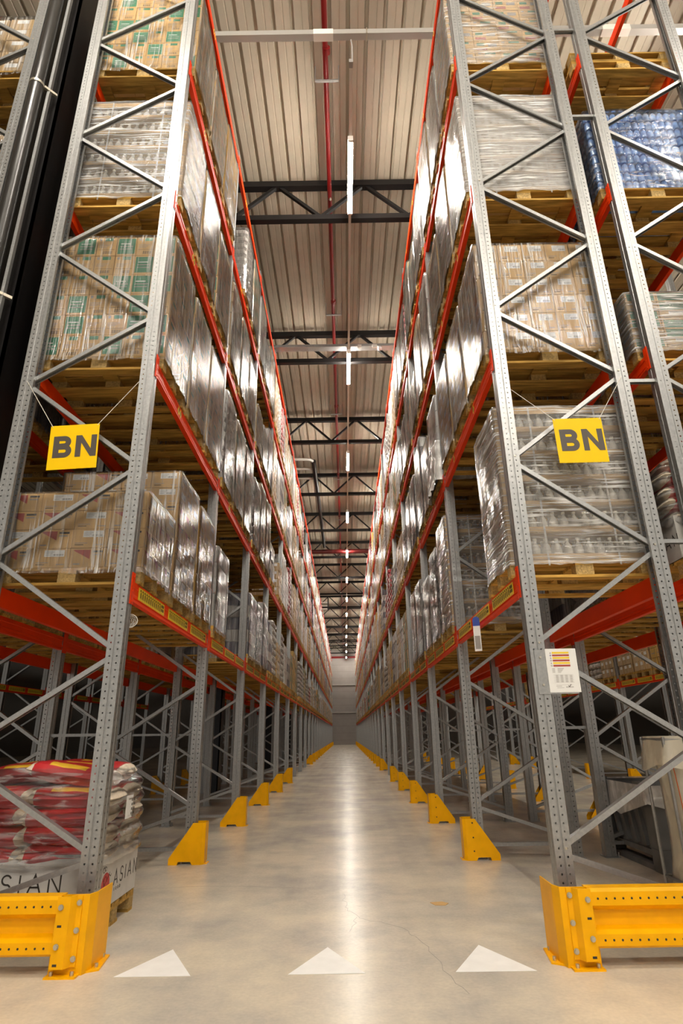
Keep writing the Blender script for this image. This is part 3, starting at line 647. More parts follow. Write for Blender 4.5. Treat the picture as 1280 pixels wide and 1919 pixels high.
def barrier(side):
    s = 1 if side == 'R' else -1
    o = thing('rack_end_barrier', 'yellow bolted steel crash barrier across the end of the %s rack' % ('right' if s > 0 else 'left'), 'barrier', (0, 0, 0), group='yellow rack end barriers')
    Yb = 4.10
    def X(v): return s * v
    def pr(name, line, t, z0, z1, mat='yellow'):
        mb = MB(); mb.prism(sheet([(X(a), b) for a, b in line], t), (0, 0, z0), (1, 0, 0), (0, 1, 0), (0, 0, z1 - z0)); return mb.build(name, mat, o)
    # folded corner post: aisle flank, chamfer, front face
    c = pr('corner_post', [(1.385, Yb + 0.33), (1.385, Yb + 0.10), (1.41, Yb + 0.035), (1.44, Yb + 0.03), (1.60, Yb + 0.03)], 0.008, 0.0, 0.405)
    mb = MB(); mb.prism([(X(1.33), Yb + 0.10), (X(1.40), Yb + 0.06), (X(1.43), Yb + 0.35), (X(1.36), Yb + 0.35)], (0, 0, 0), (1, 0, 0), (0, 1, 0), (0, 0, 0.01))
    mb.box(*sorted((X(1.42), X(1.60))), Yb - 0.03, Yb + 0.06, 0, 0.01); mb.build('foot_plate', 'yellow', o)
    # channel clamp plate that takes the rail
    mb = MB(); mb.prism(sheet([(X(1.445), Yb + 0.022), (X(1.475), Yb + 0.018), (X(1.50), Yb - 0.02), (X(1.575), Yb - 0.02)], 0.007), (0, 0, 0.045), (1, 0, 0), (0, 1, 0), (0, 0, 0.36)); mb.build('clamp_plate', 'yellow', o)
    for (bx, by, bz) in ((1.459, Yb + 0.014, 0.365), (1.459, Yb + 0.014, 0.225), (1.459, Yb + 0.014, 0.085), (1.55, Yb - 0.026, 0.35), (1.55, Yb - 0.026, 0.155)):
        q = MB(); q.tube([(X(bx), by, bz), (X(bx), by - 0.011, bz)], 0.0125, 6); q.tube([(X(bx), by + 0.002, bz), (X(bx), by - 0.003, bz)], 0.016, 10); q.build('bolt', 'bolt', o)
    for bz in (0.255, 0.065):
        q = MB(); q.box(*sorted((X(1.535), X(1.56))), Yb - 0.0245, Yb - 0.0235, bz - 0.006, bz + 0.006); q.build('slot', 'ink', o)
    for (bx, by) in ((1.36, Yb + 0.13), (1.385, Yb + 0.30), (1.45, Yb), (1.57, Yb)):
        q = MB(); q.tube([(X(bx), by, 0.01), (X(bx), by, 0.03)], 0.011, 6); q.build('floor_bolt', 'bolt', o)
    # sigma rail
    line = [(0.10, 0.40), (0.015, 0.40), (0, 0.385), (0, 0.318), (0.055, 0.285), (0.055, 0.205), (0, 0.172), (0, 0.118), (0.015, 0.105), (0.10, 0.105)]
    mb = MB(); mb.prism(sheet(line, 0.006), (X(1.565), Yb - 0.012, 0), (0, 1, 0), (0, 0, 1), (X(2.72), 0, 0)); mb.build('guard_rail', 'yellow', o)
    mb = MB()
    for r, z in ((0, 0.352), (1, 0.145)):
        for k in range(54):
            x = 1.615 + 0.05 * k + (0.01 if r else 0); mb.tube([(X(x), Yb - 0.0162, z), (X(x), Yb - 0.0145, z)], 0.0065, 8)
    mb.build('punched_holes', 'ink', o)
    # outer corner at the far end of the barrier
    mb = MB(); mb.prism(sheet([(X(4.42), Yb + 0.33), (X(4.42), Yb + 0.10), (X(4.36), Yb + 0.03), (X(4.20), Yb + 0.03)], 0.008), (0, 0, 0), (1, 0, 0), (0, 1, 0), (0, 0, 0.405)); mb.build('corner_post', 'yellow', o)
    return o
barrier('L'); barrier('R')

# ------------------------------------------------------------------ pallets and loads
from mathutils import noise as mnoise
def pallet_mesh(simple_=False):
    mb = MB()
    for y in (-0.3275, -0.175, 0.0, 0.175, 0.3275): w = 0.0725 if y in (-0.3275, 0.0, 0.3275) else 0.05; mb.box(-0.6, 0.6, y - w, y + w, 0.122, 0.144)
    for x in (-0.5275, 0, 0.5275): mb.box(x - 0.0725, x + 0.0725, -0.4, 0.4, 0.1, 0.122)
    for x in (-0.5275, 0, 0.5275):
        for y in (-0.35, 0, 0.35): mb.box(x - 0.0725, x + 0.0725, y - 0.05, y + 0.05, 0.022, 0.1, 1)
    for y, w in ((-0.35, 0.05), (0, 0.0725), (0.35, 0.05)): mb.box(-0.6, 0.6, y - w, y + w, 0, 0.022)
    return mb.mesh('wooden_pallet', ['wood', 'chip'])
PAL = pallet_mesh()

def film_shell(w, d, z0, z1, seed, bulge=0.012, skirt=True, rows=26, cols=72, r=0.03, steps=0):
    """closed film bag round a load: sides, eased corners, top"""
    per = []
    for k in range(cols):
        t = k / cols * 4; side = int(t); f = t - side
        f = f * 2 - 1
        hx, hy = w / 2, d / 2
        p = [(-hx if False else f * hx, -hy), (hx, f * hy), (-f * hx, hy), (-hx, -f * hy)][side]
        per.append(p)
    def rnd(p):
        x, y = p; hx, hy = w / 2, d / 2
        ex = max(abs(x) - (hx - r), 0); ey = max(abs(y) - (hy - r), 0)
        if ex > 0 and ey > 0:
            l = math.hypot(ex, ey); ex, ey = ex / l * min(l, r), ey / l * min(l, r)
            return (math.copysign(hx - r + ex, x), math.copysign(hy - r + ey, y))
        return p
    vs = []; fs = []
    for j in range(rows + 1):
        fz = j / rows; z = z0 + (z1 - z0) * fz
        for k in range(cols):
            x, y = rnd(per[k]); q = Vector((x * 3.1 + seed, y * 3.1, z * 1.7)); n1 = mnoise.noise(q); n2 = mnoise.noise(Vector((x * 16 + seed, y * 16, z * 2.2)))
            off = bulge * (0.9 + n1) + bulge * 0.35 * n2
            if steps: off += bulge * 0.7 * math.sin(fz * steps * 2 * PI)
            if skirt and fz < 0.08: off += 0.012 * (1 - fz / 0.08) * (1 + n2)
            l = math.hypot(x / w, y / d) or 1; nx_, ny_ = (x / w) / l, (y / d) / l
            zz = z + (0.02 * n2 if j == 0 else 0)
            vs.append((x + nx_ * off, y + ny_ * off, zz))
    for j in range(rows):
        for k in range(cols): fs.append((j * cols + k, j * cols + (k + 1) % cols, (j + 1) * cols + (k + 1) % cols, (j + 1) * cols + k))
    b = len(vs)
    for k in range(cols): x, y, z = vs[rows * cols + k]; vs.append((x * 0.93, y * 0.93, z1 + 0.012))
    for k in range(cols): fs.append((rows * cols + k, rows * cols + (k + 1) % cols, b + (k + 1) % cols, b + k))
    fs.append(tuple(range(b, b + cols)))
    mb = MB(); mb.add(vs, fs, 0, True); return mb

# cartons with their printing (origin at the centre of the base)
def face_quads(w, d):
    """faces as (origin at lower left, ex, out) for the four sides"""
    return [((-w / 2, -d / 2), (1, 0), (0, -1), w), ((w / 2, -d / 2), (0, 1), (1, 0), d), ((w / 2, d / 2), (-1, 0), (0, 1), w), ((-w / 2, d / 2), (0, -1), (-1, 0), d)]
def plate(mb, fq, a0, a1, z0, z1, m, lift=0.001):
    (ox, oy), (ex, ey), (nx_, ny_), L = fq
    P = lambda a, z, l: (ox + ex * a + nx_ * l, oy + ey * a + ny_ * l, z)
    mb.add([P(a0, z0, lift), P(a1, z0, lift), P(a1, z1, lift), P(a0, z1, lift)], [(0, 1, 2, 3)], m)
def carton(kind, w, d, h):
    body = {'yellow': 'cardy', 'white': 'whitecard'}.get(kind.split('_')[0], 'card')
    mats = [body, 'tape', 'green', 'ink', 'paper', 'redprint', 'greyink']
    mb = MB(); mb.cbox(-w / 2, w / 2, -d / 2, d / 2, 0, h - 0.002, 0.004)
    for fq in face_quads(w, d):
        L = fq[3]
        if kind == 'green_panel' and fq[2][0] == 0:
            plate(mb, fq, L * 0.06, L * 0.94, h * 0.10, h * 0.92, 2)
            for r, (a, b) in enumerate(((0.2, 0.7), (0.16, 0.84), (0.16, 0.8))): plate(mb, fq, L * a, L * b, h * (0.62 - 0.14 * r), h * (0.66 - 0.14 * r), 4 if r == 0 else 6, 0.0016)
        elif kind in ('green_text', 'green_panel'):
            plate(mb, fq, L * 0.38, L * 0.80, h * 0.78, h * 0.95, 2); plate(mb, fq, L * 0.10, L * 0.22, h * 0.80, h * 0.93, 6)
            for r in range(3): plate(mb, fq, L * 0.10, L * (0.5 + 0.1 * r), h * (0.42 + 0.07 * r), h * (0.44 + 0.07 * r), 6)
            plate(mb, fq, L * 0.08, L * 0.92, h * 0.31, h * 0.325, 3)
            for k in range(12): plate(mb, fq, L * (0.36 + 0.04 * k), L * (0.375 + 0.04 * k + 0.01 * (k % 3 == 0)), h * 0.08, h * 0.24, 3)
        elif kind == 'brown_label' or kind == 'yellow_label':
            plate(mb, fq, L * 0.30, L * 0.86, h * 0.56, h * 0.90, 4)
            for k in range(11): plate(mb, fq, L * (0.56 + 0.025 * k), L * (0.568 + 0.025 * k + 0.006 * (k % 3 == 1)), h * 0.60, h * 0.70, 3, 0.0016)
            for r in range(3): plate(mb, fq, L * 0.33, L * (0.48 + 0.05 * r), h * (0.64 + 0.08 * r), h * (0.66 + 0.08 * r), 6, 0.0016)
            plate(mb, fq, L * 0.10, L * 0.34, h * 0.14, h * 0.18, 3); plate(mb, fq, L * 0.10, L * 0.44, h * 0.24, h * 0.27, 6); plate(mb, fq, L * 0.66, L * 0.88, h * 0.14, h * 0.18, 6)
        elif kind == 'red_triangle':
            (ox, oy), (ex, ey), (nx_, ny_), _ = fq; P = lambda a, z: (ox + ex * a + nx_ * .001, oy + ey * a + ny_ * .001, z)
            mb.add([P(L * 0.10, h * 0.9), P(L * 0.10, h * 0.86), P(L * 0.56, h * 0.42), P(L * 0.56, h * 0.9)], [(0, 1, 2, 3)], 5)
            plate(mb, fq, L * 0.62, L * 0.9, h * 0.76, h * 0.86, 3); plate(mb, fq, L * 0.62, L * 0.86, h * 0.62, h * 0.68, 6); plate(mb, fq, L * 0.12, L * 0.3, h * 0.14, h * 0.2, 6)
        elif kind == 'yellow_plain':
            plate(mb, fq, L * 0.2, L * 0.8, h * 0.60, h * 0.66, 6); plate(mb, fq, L * 0.25, L * 0.75, h * 0.40, h * 0.44, 6)
        elif kind == 'white_plain':
            plate(mb, fq, L * 0.1, L * 0.4, h * 0.60, h * 0.75, 6)
        elif kind == 'bag_print':
            plate(mb, fq, L * 0.08, L * 0.5, h * 0.15, h * 0.4, 5); plate(mb, fq, L * 0.55, L * 0.9, h * 0.5, h * 0.8, 6); plate(mb, fq, L * 0.1, L * 0.4, h * 0.6, h * 0.85, 2)
        if kind != 'green_panel': plate(mb, fq, L * 0.0 + 0.003, L - 0.003, h * 0.985, h * 0.99, 1)
    return mb, mats
SHELFW = ['first', 'second', 'third', 'fourth']
PLACE = ['nearest', 'middle', 'farthest']
WHERE = {'R': 'right rack', 'L': 'left rack', 'R2': 'second right rack', 'L2': 'second left rack', 'R3': 'rack across next aisle', 'L3': 'rack across dark left aisle'}
def spot(row, i, j):
    x, s, w = ROWS[row]
    return (x + s * (RX - FX) / 2 , Y0 + PITCHB * i + 0.055 + 0.0725 + 0.4 + j * 0.8725)
def load_root(row, lv, i, j, what, z=None, xy=None):
    x, y = xy or spot(row, i, j); z = LEVELS[lv] if z is None else z
    lab = '%s, %s, %s shelf, %s bay, %s pallet' % (what, WHERE[row], SHELFW[lv], ORD[i], PLACE[j])
    o = thing('pallet_load', lab, 'pallet load', (x, y, z + 0.001), group='pallet loads on the ' + WHERE[row])
    put('wooden_pallet', PAL, o); return o

def carton_load(o, kinds, nx, ny, nz, h, aside, film='film_v', W=1.2, D=0.8, seed=1.0, boards=False):
    """individual cartons on the two faces one sees, the rest of the stack behind them"""
    w, d = W / nx, D / ny; rnd = random.Random(int(seed * 100))
    ms = []
    for k in kinds: mb, mats = carton(k, w - 0.003, d - 0.003, h); ms.append((mb, mb.mesh('carton', mats), mats))
    inner = MB(); n = 0
    for c in range(nz):
        for a in range(nx):
            for b in range(ny):
                p = (-W / 2 + w * (a + .5) + rnd.uniform(-.003, .003), -D / 2 + d * (b + .5) + rnd.uniform(-.003, .003), 0.146 + h * c)
                q = (a + c * 1 + (a // 2) * (c % 2)) % len(ms) if len(ms) > 2 else (1 if (len(ms) == 2 and rnd.random() < 0.34) else 0)
                if b == 0 or a == (nx - 1 if aside > 0 else 0) and n < 100:
                    put('carton', ms[q][1], o, p); n += 1
                else: inner.merge(ms[0][0], p)
    if inner.v: tag(inner.build('inner_cartons', ms[0][2], o), None, kind='stuff')
    zt = 0.146 + h * nz
    film_shell(W + 0.01, D + 0.01, 0.09, zt + 0.004, seed).build('stretch_film', film, o)
    return zt

def bottle_mesh():
    mb = MB(); mb.lathe((0, 0, 0), [(0.036, 0), (0.038, 0.01), (0.038, 0.085), (0.030, 0.12), (0.014, 0.15), (0.013, 0.165)], 8, 0); mb.lathe((0, 0, 0.163), [(0.017, 0), (0.017, 0.022), (0.005, 0.025)], 8, 1); return mb
BOT = bottle_mesh()
def tray_load(o, nz, aside, seed, mats=('bottle', 'cap'), film='film_h', W=1.16, D=0.78):
    """layers of bottles in cardboard trays, corner boards, straps, film"""
    h = 0.235; nx, ny = 13, 9
    layer = MB()
    layer.box(-W / 2, W / 2, -D / 2, D / 2, 0, 0.012, 0)
    for (x0, x1, y0, y1) in ((-W / 2, W / 2, -D / 2, -D / 2 + .004), (-W / 2, W / 2, D / 2 - .004, D / 2), (-W / 2, -W / 2 + .004, -D / 2, D / 2), (W / 2 - .004, W / 2, -D / 2, D / 2)): layer.box(x0, x1, y0, y1, 0, 0.055, 0)
    for a in range(nx):
        for b in range(ny):
            if b < 2 or a < 2 or a > nx - 3:
                x, y = -W / 2 + W * (a + .5) / nx, -D / 2 + D * (b + .5) / ny
                layer.merge(BOT, (x, y, 0.012), {0: 1, 1: 2})
    core = MB(); core.box(-W / 2 + 0.2, W / 2 - 0.2, -D / 2 + 0.2, D / 2, 0.012, 0.20, 0); layer.merge(core, (0, 0, 0))
    me = layer.mesh('bottle_tray', ['card', *mats])
    for c in range(nz): put('bottle_tray', me, o, (0, 0, 0.146 + h * c))
    zt = 0.146 + h * nz
    lid = MB(); lid.box(-W / 2, W / 2, -D / 2, D / 2, zt, zt + 0.006); lid.build('top_sheet', 'card', o)
    for sx in (-1, 1):
        for sy in (-1, 1):
            c = MB(); c.prism(sheet([(sx * (W / 2 - 0.05), sy * (D / 2 + .006)), (sx * (W / 2 + .006), sy * (D / 2 + .006)), (sx * (W / 2 + .006), sy * (D / 2 - 0.05))], 0.005), (0, 0, 0.14), (1, 0, 0), (0, 1, 0), (0, 0, zt - 0.13)); c.build('corner_board', 'card', o)
    ft = MB()
    for y in (-D / 2 - .004, D / 2 + .001): ft.box(-W / 2, W / 2, y - .002, y + .003, zt - 0.055, zt + 0.008)
    ft.build('edge_board', 'card', o)
    for x in (-0.28, 0.30):
        c = MB(); c.prism(sheet([(-D / 2 - .012, 0.10), (-D / 2 - .012, zt + .010), (D / 2 + .012, zt + .010), (D / 2 + .012, 0.10)], 0.002), (x - .008, 0, 0), (0, 1, 0), (0, 0, 1), (0.016, 0, 0)); c.build('strap', 'strap', o)
    film_shell(W + 0.03, D + 0.03, 0.10, zt + 0.014, seed, 0.014).build('stretch_film', film, o)

def water_load(o, nz, seed, W=1.2, D=0.8):
    h = 0.128; nx, ny = 16, 10
    layer = MB()
    for a in range(nx):
        for b in range(ny):
            if b < 1 or b > ny - 2 or a < 1 or a > nx - 2:
                x, y = -W / 2 + W * (a + .5) / nx, -D / 2 + D * (b + .5) / ny
                layer.lathe((x, y, 0), [(0.030, 0), (0.0365, 0.012), (0.034, 0.05), (0.0365, 0.075), (0.028, 0.105), (0.014, 0.122)], 10)
    layer.box(-W / 2 + .06, W / 2 - .06, -D / 2 + .06, D / 2 - .06, 0, 0.12)
    me = layer.mesh('bottle_pack', 'water')
    for c in range(nz): put('bottle_pack', me, o, (0, 0, 0.146 + h * c))
    film_shell(W + 0.02, D + 0.02, 0.10, 0.15 + h * nz, seed, 0.010, steps=nz).build('stretch_film', 'film_clear', o)

def sack_mesh(L, Wd, H, seed):
    mb = MB(); nu, nv = 22, 14; vs = []
    for side in (1, -1):
        for a in range(nu + 1):
            for b in range(nv + 1):
                u, v = a / nu * 2 - 1, b / nv * 2 - 1
                t = max((1 - abs(u) ** 5) * (1 - abs(v) ** 3.2), 0) ** 0.5
                nz = mnoise.noise(Vector((u * 2.2 + seed, v * 2.2, side * 1.7))) * 0.14 + mnoise.noise(Vector((u * 7 + seed, v * 7, side))) * 0.05
                pin = 1 - 0.07 * abs(v) ** 2 * (1 - abs(u)) ; x = u * L / 2 * (1 - 0.05 * (1 - abs(v))**0 * abs(v) ** 3); y = v * Wd / 2 * (1 - 0.10 * abs(u) ** 6) * pin
                vs.append((x, y, H / 2 + side * H / 2 * (t + nz * t)))
    fs = []; ms = []
    for side in (0, 1):
        o = side * (nu + 1) * (nv + 1)
        for a in range(nu):
            for b in range(nv):
                q = (o + a * (nv + 1) + b, o + (a + 1) * (nv + 1) + b, o + (a + 1) * (nv + 1) + b + 1, o + a * (nv + 1) + b + 1)
                fs.append(q if side == 0 else q[::-1]); u = abs((a + .5) / nu * 2 - 1); v = (b + .5) / nv * 2 - 1
                ms.append(1 if u > 0.82 else (2 if (u < 0.5 and abs(v + 0.72) < 0.12 and side == 0) or (u < .35 and abs(v - .2) < .2 and side == 0) else 0))
    for f, m in zip(fs, ms): mb.f.append(f); mb.m.append(m); mb.s.append(True)
    mb.v = vs
    return mb.mesh('sack', ['sackr', 'sackw', 'sacky'])
SACKS = [sack_mesh(0.64, 0.44, 0.155, 3.3 * k) for k in range(4)]
def sack_load(o, aside, nlay, seed, logo=True):
    rnd = random.Random(int(seed * 10)); hx, hy = 0.60, 0.40
    # printed cardboard sleeve
    sl = o2 = MB(); z0, z1 = 0.15, 0.515
    hx2, hy2 = hx - 0.0, hy
    ring = [(-hx2, -hy2), (hx2, -hy2), (hx2, hy2), (-hx2, hy2), (-hx2, -hy2)]
    sl.prism(sheet(ring, 0.006), (0, 0, z0), (1, 0, 0), (0, 1, 0), (0, 0, z1 - z0)); slv = sl.build('printed_sleeve', 'greyboard', o)
    if logo:
        q = MB(); write(q, 'ASIAN', (-0.214, -hy2 - 0.0035, 0.284), (1, 0, 0), (0, 0, 1), (0, -0.0015, 0), 0.11, 0.10, 0.5); write(q, 'FOOD', (-0.02, -hy2 - 0.0035, 0.235), (1, 0, 0), (0, 0, 1), (0, -0.0015, 0), 0.02, 0.09, 1.1)
        tag(q.build('sleeve_lettering', 'ink', slv), 'thin black letters')
        e = (0, aside, 0); xx = aside * (hx2 + 0.0035)
        q = MB(); write(q, 'ASIAN', (xx, -0.10 * aside, 0.265), e, (0, 0, 1), (aside * 0.0015, 0, 0), 0.095, 0.09, 0.55); write(q, 'FOOD', (xx, -0.08 * aside, 0.225), e, (0, 0, 1), (aside * 0.0015, 0, 0), 0.02, 0.09, 1.2)
        q.build('sleeve_lettering', 'ink', slv)
        y0 = -0.27 * aside
        for nm, sg in (('sleeve_emblem', 1),):
            q = MB(); disc = [(0.078 * math.cos(2 * PI * k / 28), 0.078 * math.sin(2 * PI * k / 28)) for k in range(28)]
            q.prism(disc, (xx, y0, 0.30), e, (0, 0, 1), (aside * 0.0012, 0, 0))
            for l in (arc(-.01, .02, .03, .035, 0, 300), arc(.02, -.03, .035, .02, 40, 330), [(-.06, .05), (-.02, .0), (.02, .03), (.07, .07)], [(-.05, -.05), (0, -.02), (.05, -.06)], arc(-.05, .10, .018, .016, 0, 330), arc(-.02, .105, .016, .014, 0, 330), [(.05, .06), (.09, .04), (.10, .055)]):
                ribbon(q, l, 0.0035, (xx + aside * .0012, y0, 0.30), e, (0, 0, 1), (aside * .001, 0, 0), 1)
            q.build(nm, ['sackr', 'ink'], slv)
    # sacks, layer on layer
    for c in range(nlay):
        top = c == nlay - 1
        for a in range(2):
            for b in range(2):
                if top and (a, b) == ((0, 0) if aside > 0 else (1, 1)) and nlay > 4: continue
                x = (-0.30 + 0.60 * a) * (0.98 if not top else 0.8) + rnd.uniform(-.02, .02); y = (-0.205 + 0.41 * b) * (1 if not top else .9) + rnd.uniform(-.012, .012)
                s_ = put('sack', SACKS[(a + 2 * b + c) % 4], o, (x, y, 0.42 + 0.125 * c + rnd.uniform(-.006, .006) + (0.03 if top else 0)))
                s_.rotation_euler = (rnd.uniform(-.05, .05), rnd.uniform(-.05, .05) + (0.10 if top else 0) * (1 if a else -1), rnd.uniform(-.07, .07) + (PI if rnd.random() < .5 else 0))
    zt = 0.42 + 0.125 * nlay + 0.03
    sh = film_shell(1.22, 0.83, 0.44, zt - 0.03, seed, 0.025, skirt=False, steps=nlay, r=0.10)
    # slump the film over the rounded top
    v2 = []
    for (x, y, z) in sh.v:
        f = max(0, (z - zt + 0.20) / 0.20); k = 1 - 0.16 * f * f
        v2.append((x * k, y * k, z + 0.03 * f * (1 - (x / 0.6) ** 2)))
    sh.v = v2; sh.build('stretch_film', 'film_clear', o)
    mb = MB(); xx = aside * 0.645
    mb.box(*sorted((xx, xx + aside * .001)), -0.03 if aside < 0 else -0.12, 0.12 if aside < 0 else 0.03, 0.70, 0.86)
    for r in range(4):
        for c in range(3): mb.box(*sorted((xx + aside * .001, xx + aside * .0016)), 0.0 + .03 * c, 0.018 + .03 * c, 0.72 + .032 * r, 0.738 + .032 * r, 1)
    mb.build('pallet_label', ['paper', 'ink'], o)

# generic loads farther in, one shared mesh per kind and height
def stack_mesh(kind, hgt, seed):
    rnd = random.Random(seed); mb = MB()
    nz = {'white': 6, 'grey': 9, 'dark': 7, 'red': 9}.get(kind, 7); nz = max(3, round(nz * hgt / 1.4)); h = hgt / nz
    nx, ny = {'white': (3, 2), 'grey': (4, 3), 'red': (2, 2), 'dark': (3, 2)}.get(kind, (4, 3))
    W_, D_ = 1.18, 0.745
    for c in range(nz):
        for a in range(nx):
            for b in range(ny):
                if 0 < a < nx - 1 and 0 < b < ny - 1: continue
                g = 0.002 if kind != 'red' else 0.0; jx, jy = rnd.uniform(-.008, .008), rnd.uniform(-.008, .008)
                x0, x1 = -W_ / 2 + W_ * a / nx + g + jx, -W_ / 2 + W_ * (a + 1) / nx - g + jx; y0, y1 = -D_ / 2 + D_ * b / ny + g + jy, -D_ / 2 + D_ * (b + 1) / ny - g + jy
                z0, z1 = 0.146 + h * c, 0.146 + h * (c + 1) - 0.004
                m = 0
                if kind == 'dark': m = (c + a) % 2
                mb.cbox(x0, x1, y0, y1, z0, z1, 0.045 if kind in ('red', 'grey') else 0.008, m)
                w, d = x1 - x0, y1 - y0; cx, cy = (x0 + x1) / 2, (y0 + y1) / 2
                for q, fq in enumerate(face_quads(w, d)):
                    fq = ((fq[0][0] + cx, fq[0][1] + cy), fq[1], fq[2], fq[3]); L = fq[3]
                    if kind == 'green' and (c + a + b) % 2 == 0: plate(mb, fq, L * .06, L * .94, z0 + h * .1, z0 + h * .9, 1)
                    if kind == 'brown' and c % 1 == 0: plate(mb, fq, L * .3, L * .8, z0 + h * .55, z0 + h * .88, 1)
                    if kind == 'yellow': plate(mb, fq, L * .2, L * .8, z0 + h * .4, z0 + h * .5, 1)
                    if kind == 'red' and q % 2: plate(mb, fq, L * .2, L * .8, z0 + h * .25, z0 + h * .75, 1)
                    if kind == 'white' and (a + c) % 2: plate(mb, fq, L * .15, L * .5, z0 + h * .4, z0 + h * .7, 1)
    if nx > 2 and ny > 2: mb.box(-W_ / 2 + W_ / nx, W_ / 2 - W_ / nx, -D_ / 2 + D_ / ny, D_ / 2 - D_ / ny, 0.146, 0.146 + hgt - .01)
    mats = {'brown': ['c_brown', 'paper'], 'white': ['c_white', 'greyink'], 'grey': ['c_grey'], 'yellow': ['c_yellow', 'greyink'], 'dark': ['c_dark', 'c_grey'], 'red': ['c_red', 'c_white'], 'green': ['c_brown', 'c_green']}[kind]
    return mb.mesh('carton_stack', mats)
STK = {}; SHL = {}
def generic(row, lv, i, j, kind, hgt, film=True):
    words = {'brown': 'filmed brown cartons with white labels', 'white': 'filmed white cartons', 'grey': 'grey shrink-wrapped packs', 'yellow': 'filmed yellow-brown cartons', 'dark': 'filmed dark and grey cartons', 'red': 'red and white sacks', 'green': 'filmed brown and green cartons'}
    o = load_root(row, lv, i, j, words[kind])
    key = (kind, hgt, (i + j) % 2)
    if key not in STK: STK[key] = stack_mesh(kind, hgt, hash((kind, int(hgt * 100), key[2])) % 997 if False else int(hgt * 100) + len(kind) * 7 + key[2])
    put('carton_stack', STK[key], o)
    if film:
        k2 = (hgt, (i * 3 + j) % 3)
        if k2 not in SHL: SHL[k2] = film_shell(1.20, 0.765, 0.08, 0.15 + hgt, hgt * 10 + k2[1] * 4.1, 0.014, rows=18, cols=56).mesh('stretch_film', 'film_v')
        put('stretch_film', SHL[k2], o)
    return o

# --- nearest bay, seen closest
o = load_root('L', 0, 0, 0, 'low stack of brown cartons with red triangles'); carton_load(o, ['red_triangle', 'brown_label', 'red_triangle'], 4, 3, 4, 0.165, 1, seed=1.3)
o = load_root('L', 0, 0, 1, 'tall brown cartons with white labels'); carton_load(o, ['brown_label', 'red_triangle', 'brown_label'], 4, 3, 7, 0.178, 1, seed=2.3)
o = load_root('L', 0, 0, 2, 'plain brown carton stack on a dark pallet'); carton_load(o, ['yellow_plain', 'brown_label'], 4, 3, 6, 0.2, 1, seed=3.3)
o = load_root('L', 1, 0, 0, 'brown cartons with big green panels'); carton_load(o, ['green_text', 'green_panel'], 6, 3, 6, 0.24, 1, seed=4.3)
o = load_root('L', 1, 0, 1, 'brown and green cartons'); carton_load(o, ['green_text', 'green_panel'], 6, 3, 6, 0.235, 1, seed=5.3)
o = load_root('L', 1, 0, 2, 'brown and green cartons in bright film'); carton_load(o, ['green_text', 'green_panel'], 6, 3, 6, 0.23, 1, seed=6.3)
o = load_root('L', 2, 0, 0, 'white bottles in filmed trays with straps'); tray_load(o, 6, 1, 7.1)
o = load_root('L', 2, 0, 1, 'white bottles in glossy filmed trays'); tray_load(o, 6, 1, 8.1, film='film_v')
o = load_root('L', 2, 0, 2, 'brown cartons with green panels'); carton_load(o, ['green_panel', 'green_text'], 6, 3, 5, 0.26, 1, seed=9.3)
o = load_root('L', 3, 0, 0, 'brown cartons with green print'); carton_load(o, ['green_text', 'green_panel'], 6, 3, 6, 0.225, 1, seed=10.3)
o = load_root('L', 3, 0, 1, 'green printed cartons'); carton_load(o, ['green_text', 'green_panel'], 6, 3, 6, 0.22, 1, seed=11.3)
o = load_root('L', 3, 0, 2, 'yellow-brown cartons with small white labels'); carton_load(o, ['yellow_plain', 'yellow_label'], 5, 3, 7, 0.205, 1, seed=12.3)
o = load_root('R', 0, 0, 0, 'wrapped bottle trays with brown corner boards'); tray_load(o, 6, -1, 13.1)
o = load_root('R', 1, 0, 0, 'brown cartons with many white labels'); carton_load(o, ['brown_label'], 5, 3, 6, 0.21, -1, seed=14.3)
o = load_root('R', 1, 0, 1, 'brown cartons with white labels in tight film'); carton_load(o, ['brown_label'], 5, 3, 6, 0.205, -1, seed=15.3)
o = load_root('R', 1, 0, 2, 'brown cartons behind wrinkled film'); carton_load(o, ['brown_label'], 5, 3, 6, 0.20, -1, seed=16.3)
o = load_root('R', 2, 0, 0, 'bright wrapped bottle trays'); tray_load(o, 6, -1, 17.1, film='film_sheen')
o = load_root('R', 2, 0, 1, 'wrapped bottle trays catching the light'); tray_load(o, 6, -1, 18.1, film='film_v')
o = load_root('R', 2, 0, 2, 'filmed bottle trays'); tray_load(o, 5, -1, 19.1, film='film_v')
o = load_root('R', 3, 0, 0, 'cartons with mixed red and green print'); carton_load(o, ['bag_print', 'green_text', 'bag_print'], 4, 3, 7, 0.19, -1, seed=20.3, film='film_h')
generic('R', 3, 0, 1, 'white', 1.35); generic('R', 3, 0, 2, 'brown', 1.45)
o = load_root('R', 0, 1, 0, 'wrapped trays of dark bottles'); tray_load(o, 6, -1, 21.1, mats=('bottledark', 'cap'), film='film_h')
lf = generic('R', 1, 1, 0, 'white', 1.25)
sh = film_shell(1.27, 0.90, 0.02, 0.62, 44.0, 0.035, rows=22, cols=96); sh.v = [(x + 0.03 * mnoise.noise(Vector((x * 9, y * 9, z * 7))), y + 0.03 * mnoise.noise(Vector((y * 9, z * 8, x * 9))), z) for x, y, z in sh.v]
sh.f = sh.f[:-1]; sh.m = sh.m[:-1]; sh.s = sh.s[:-1]
tag(sh.build('loose_film', 'film_bag', lf), 'crumpled loose film')
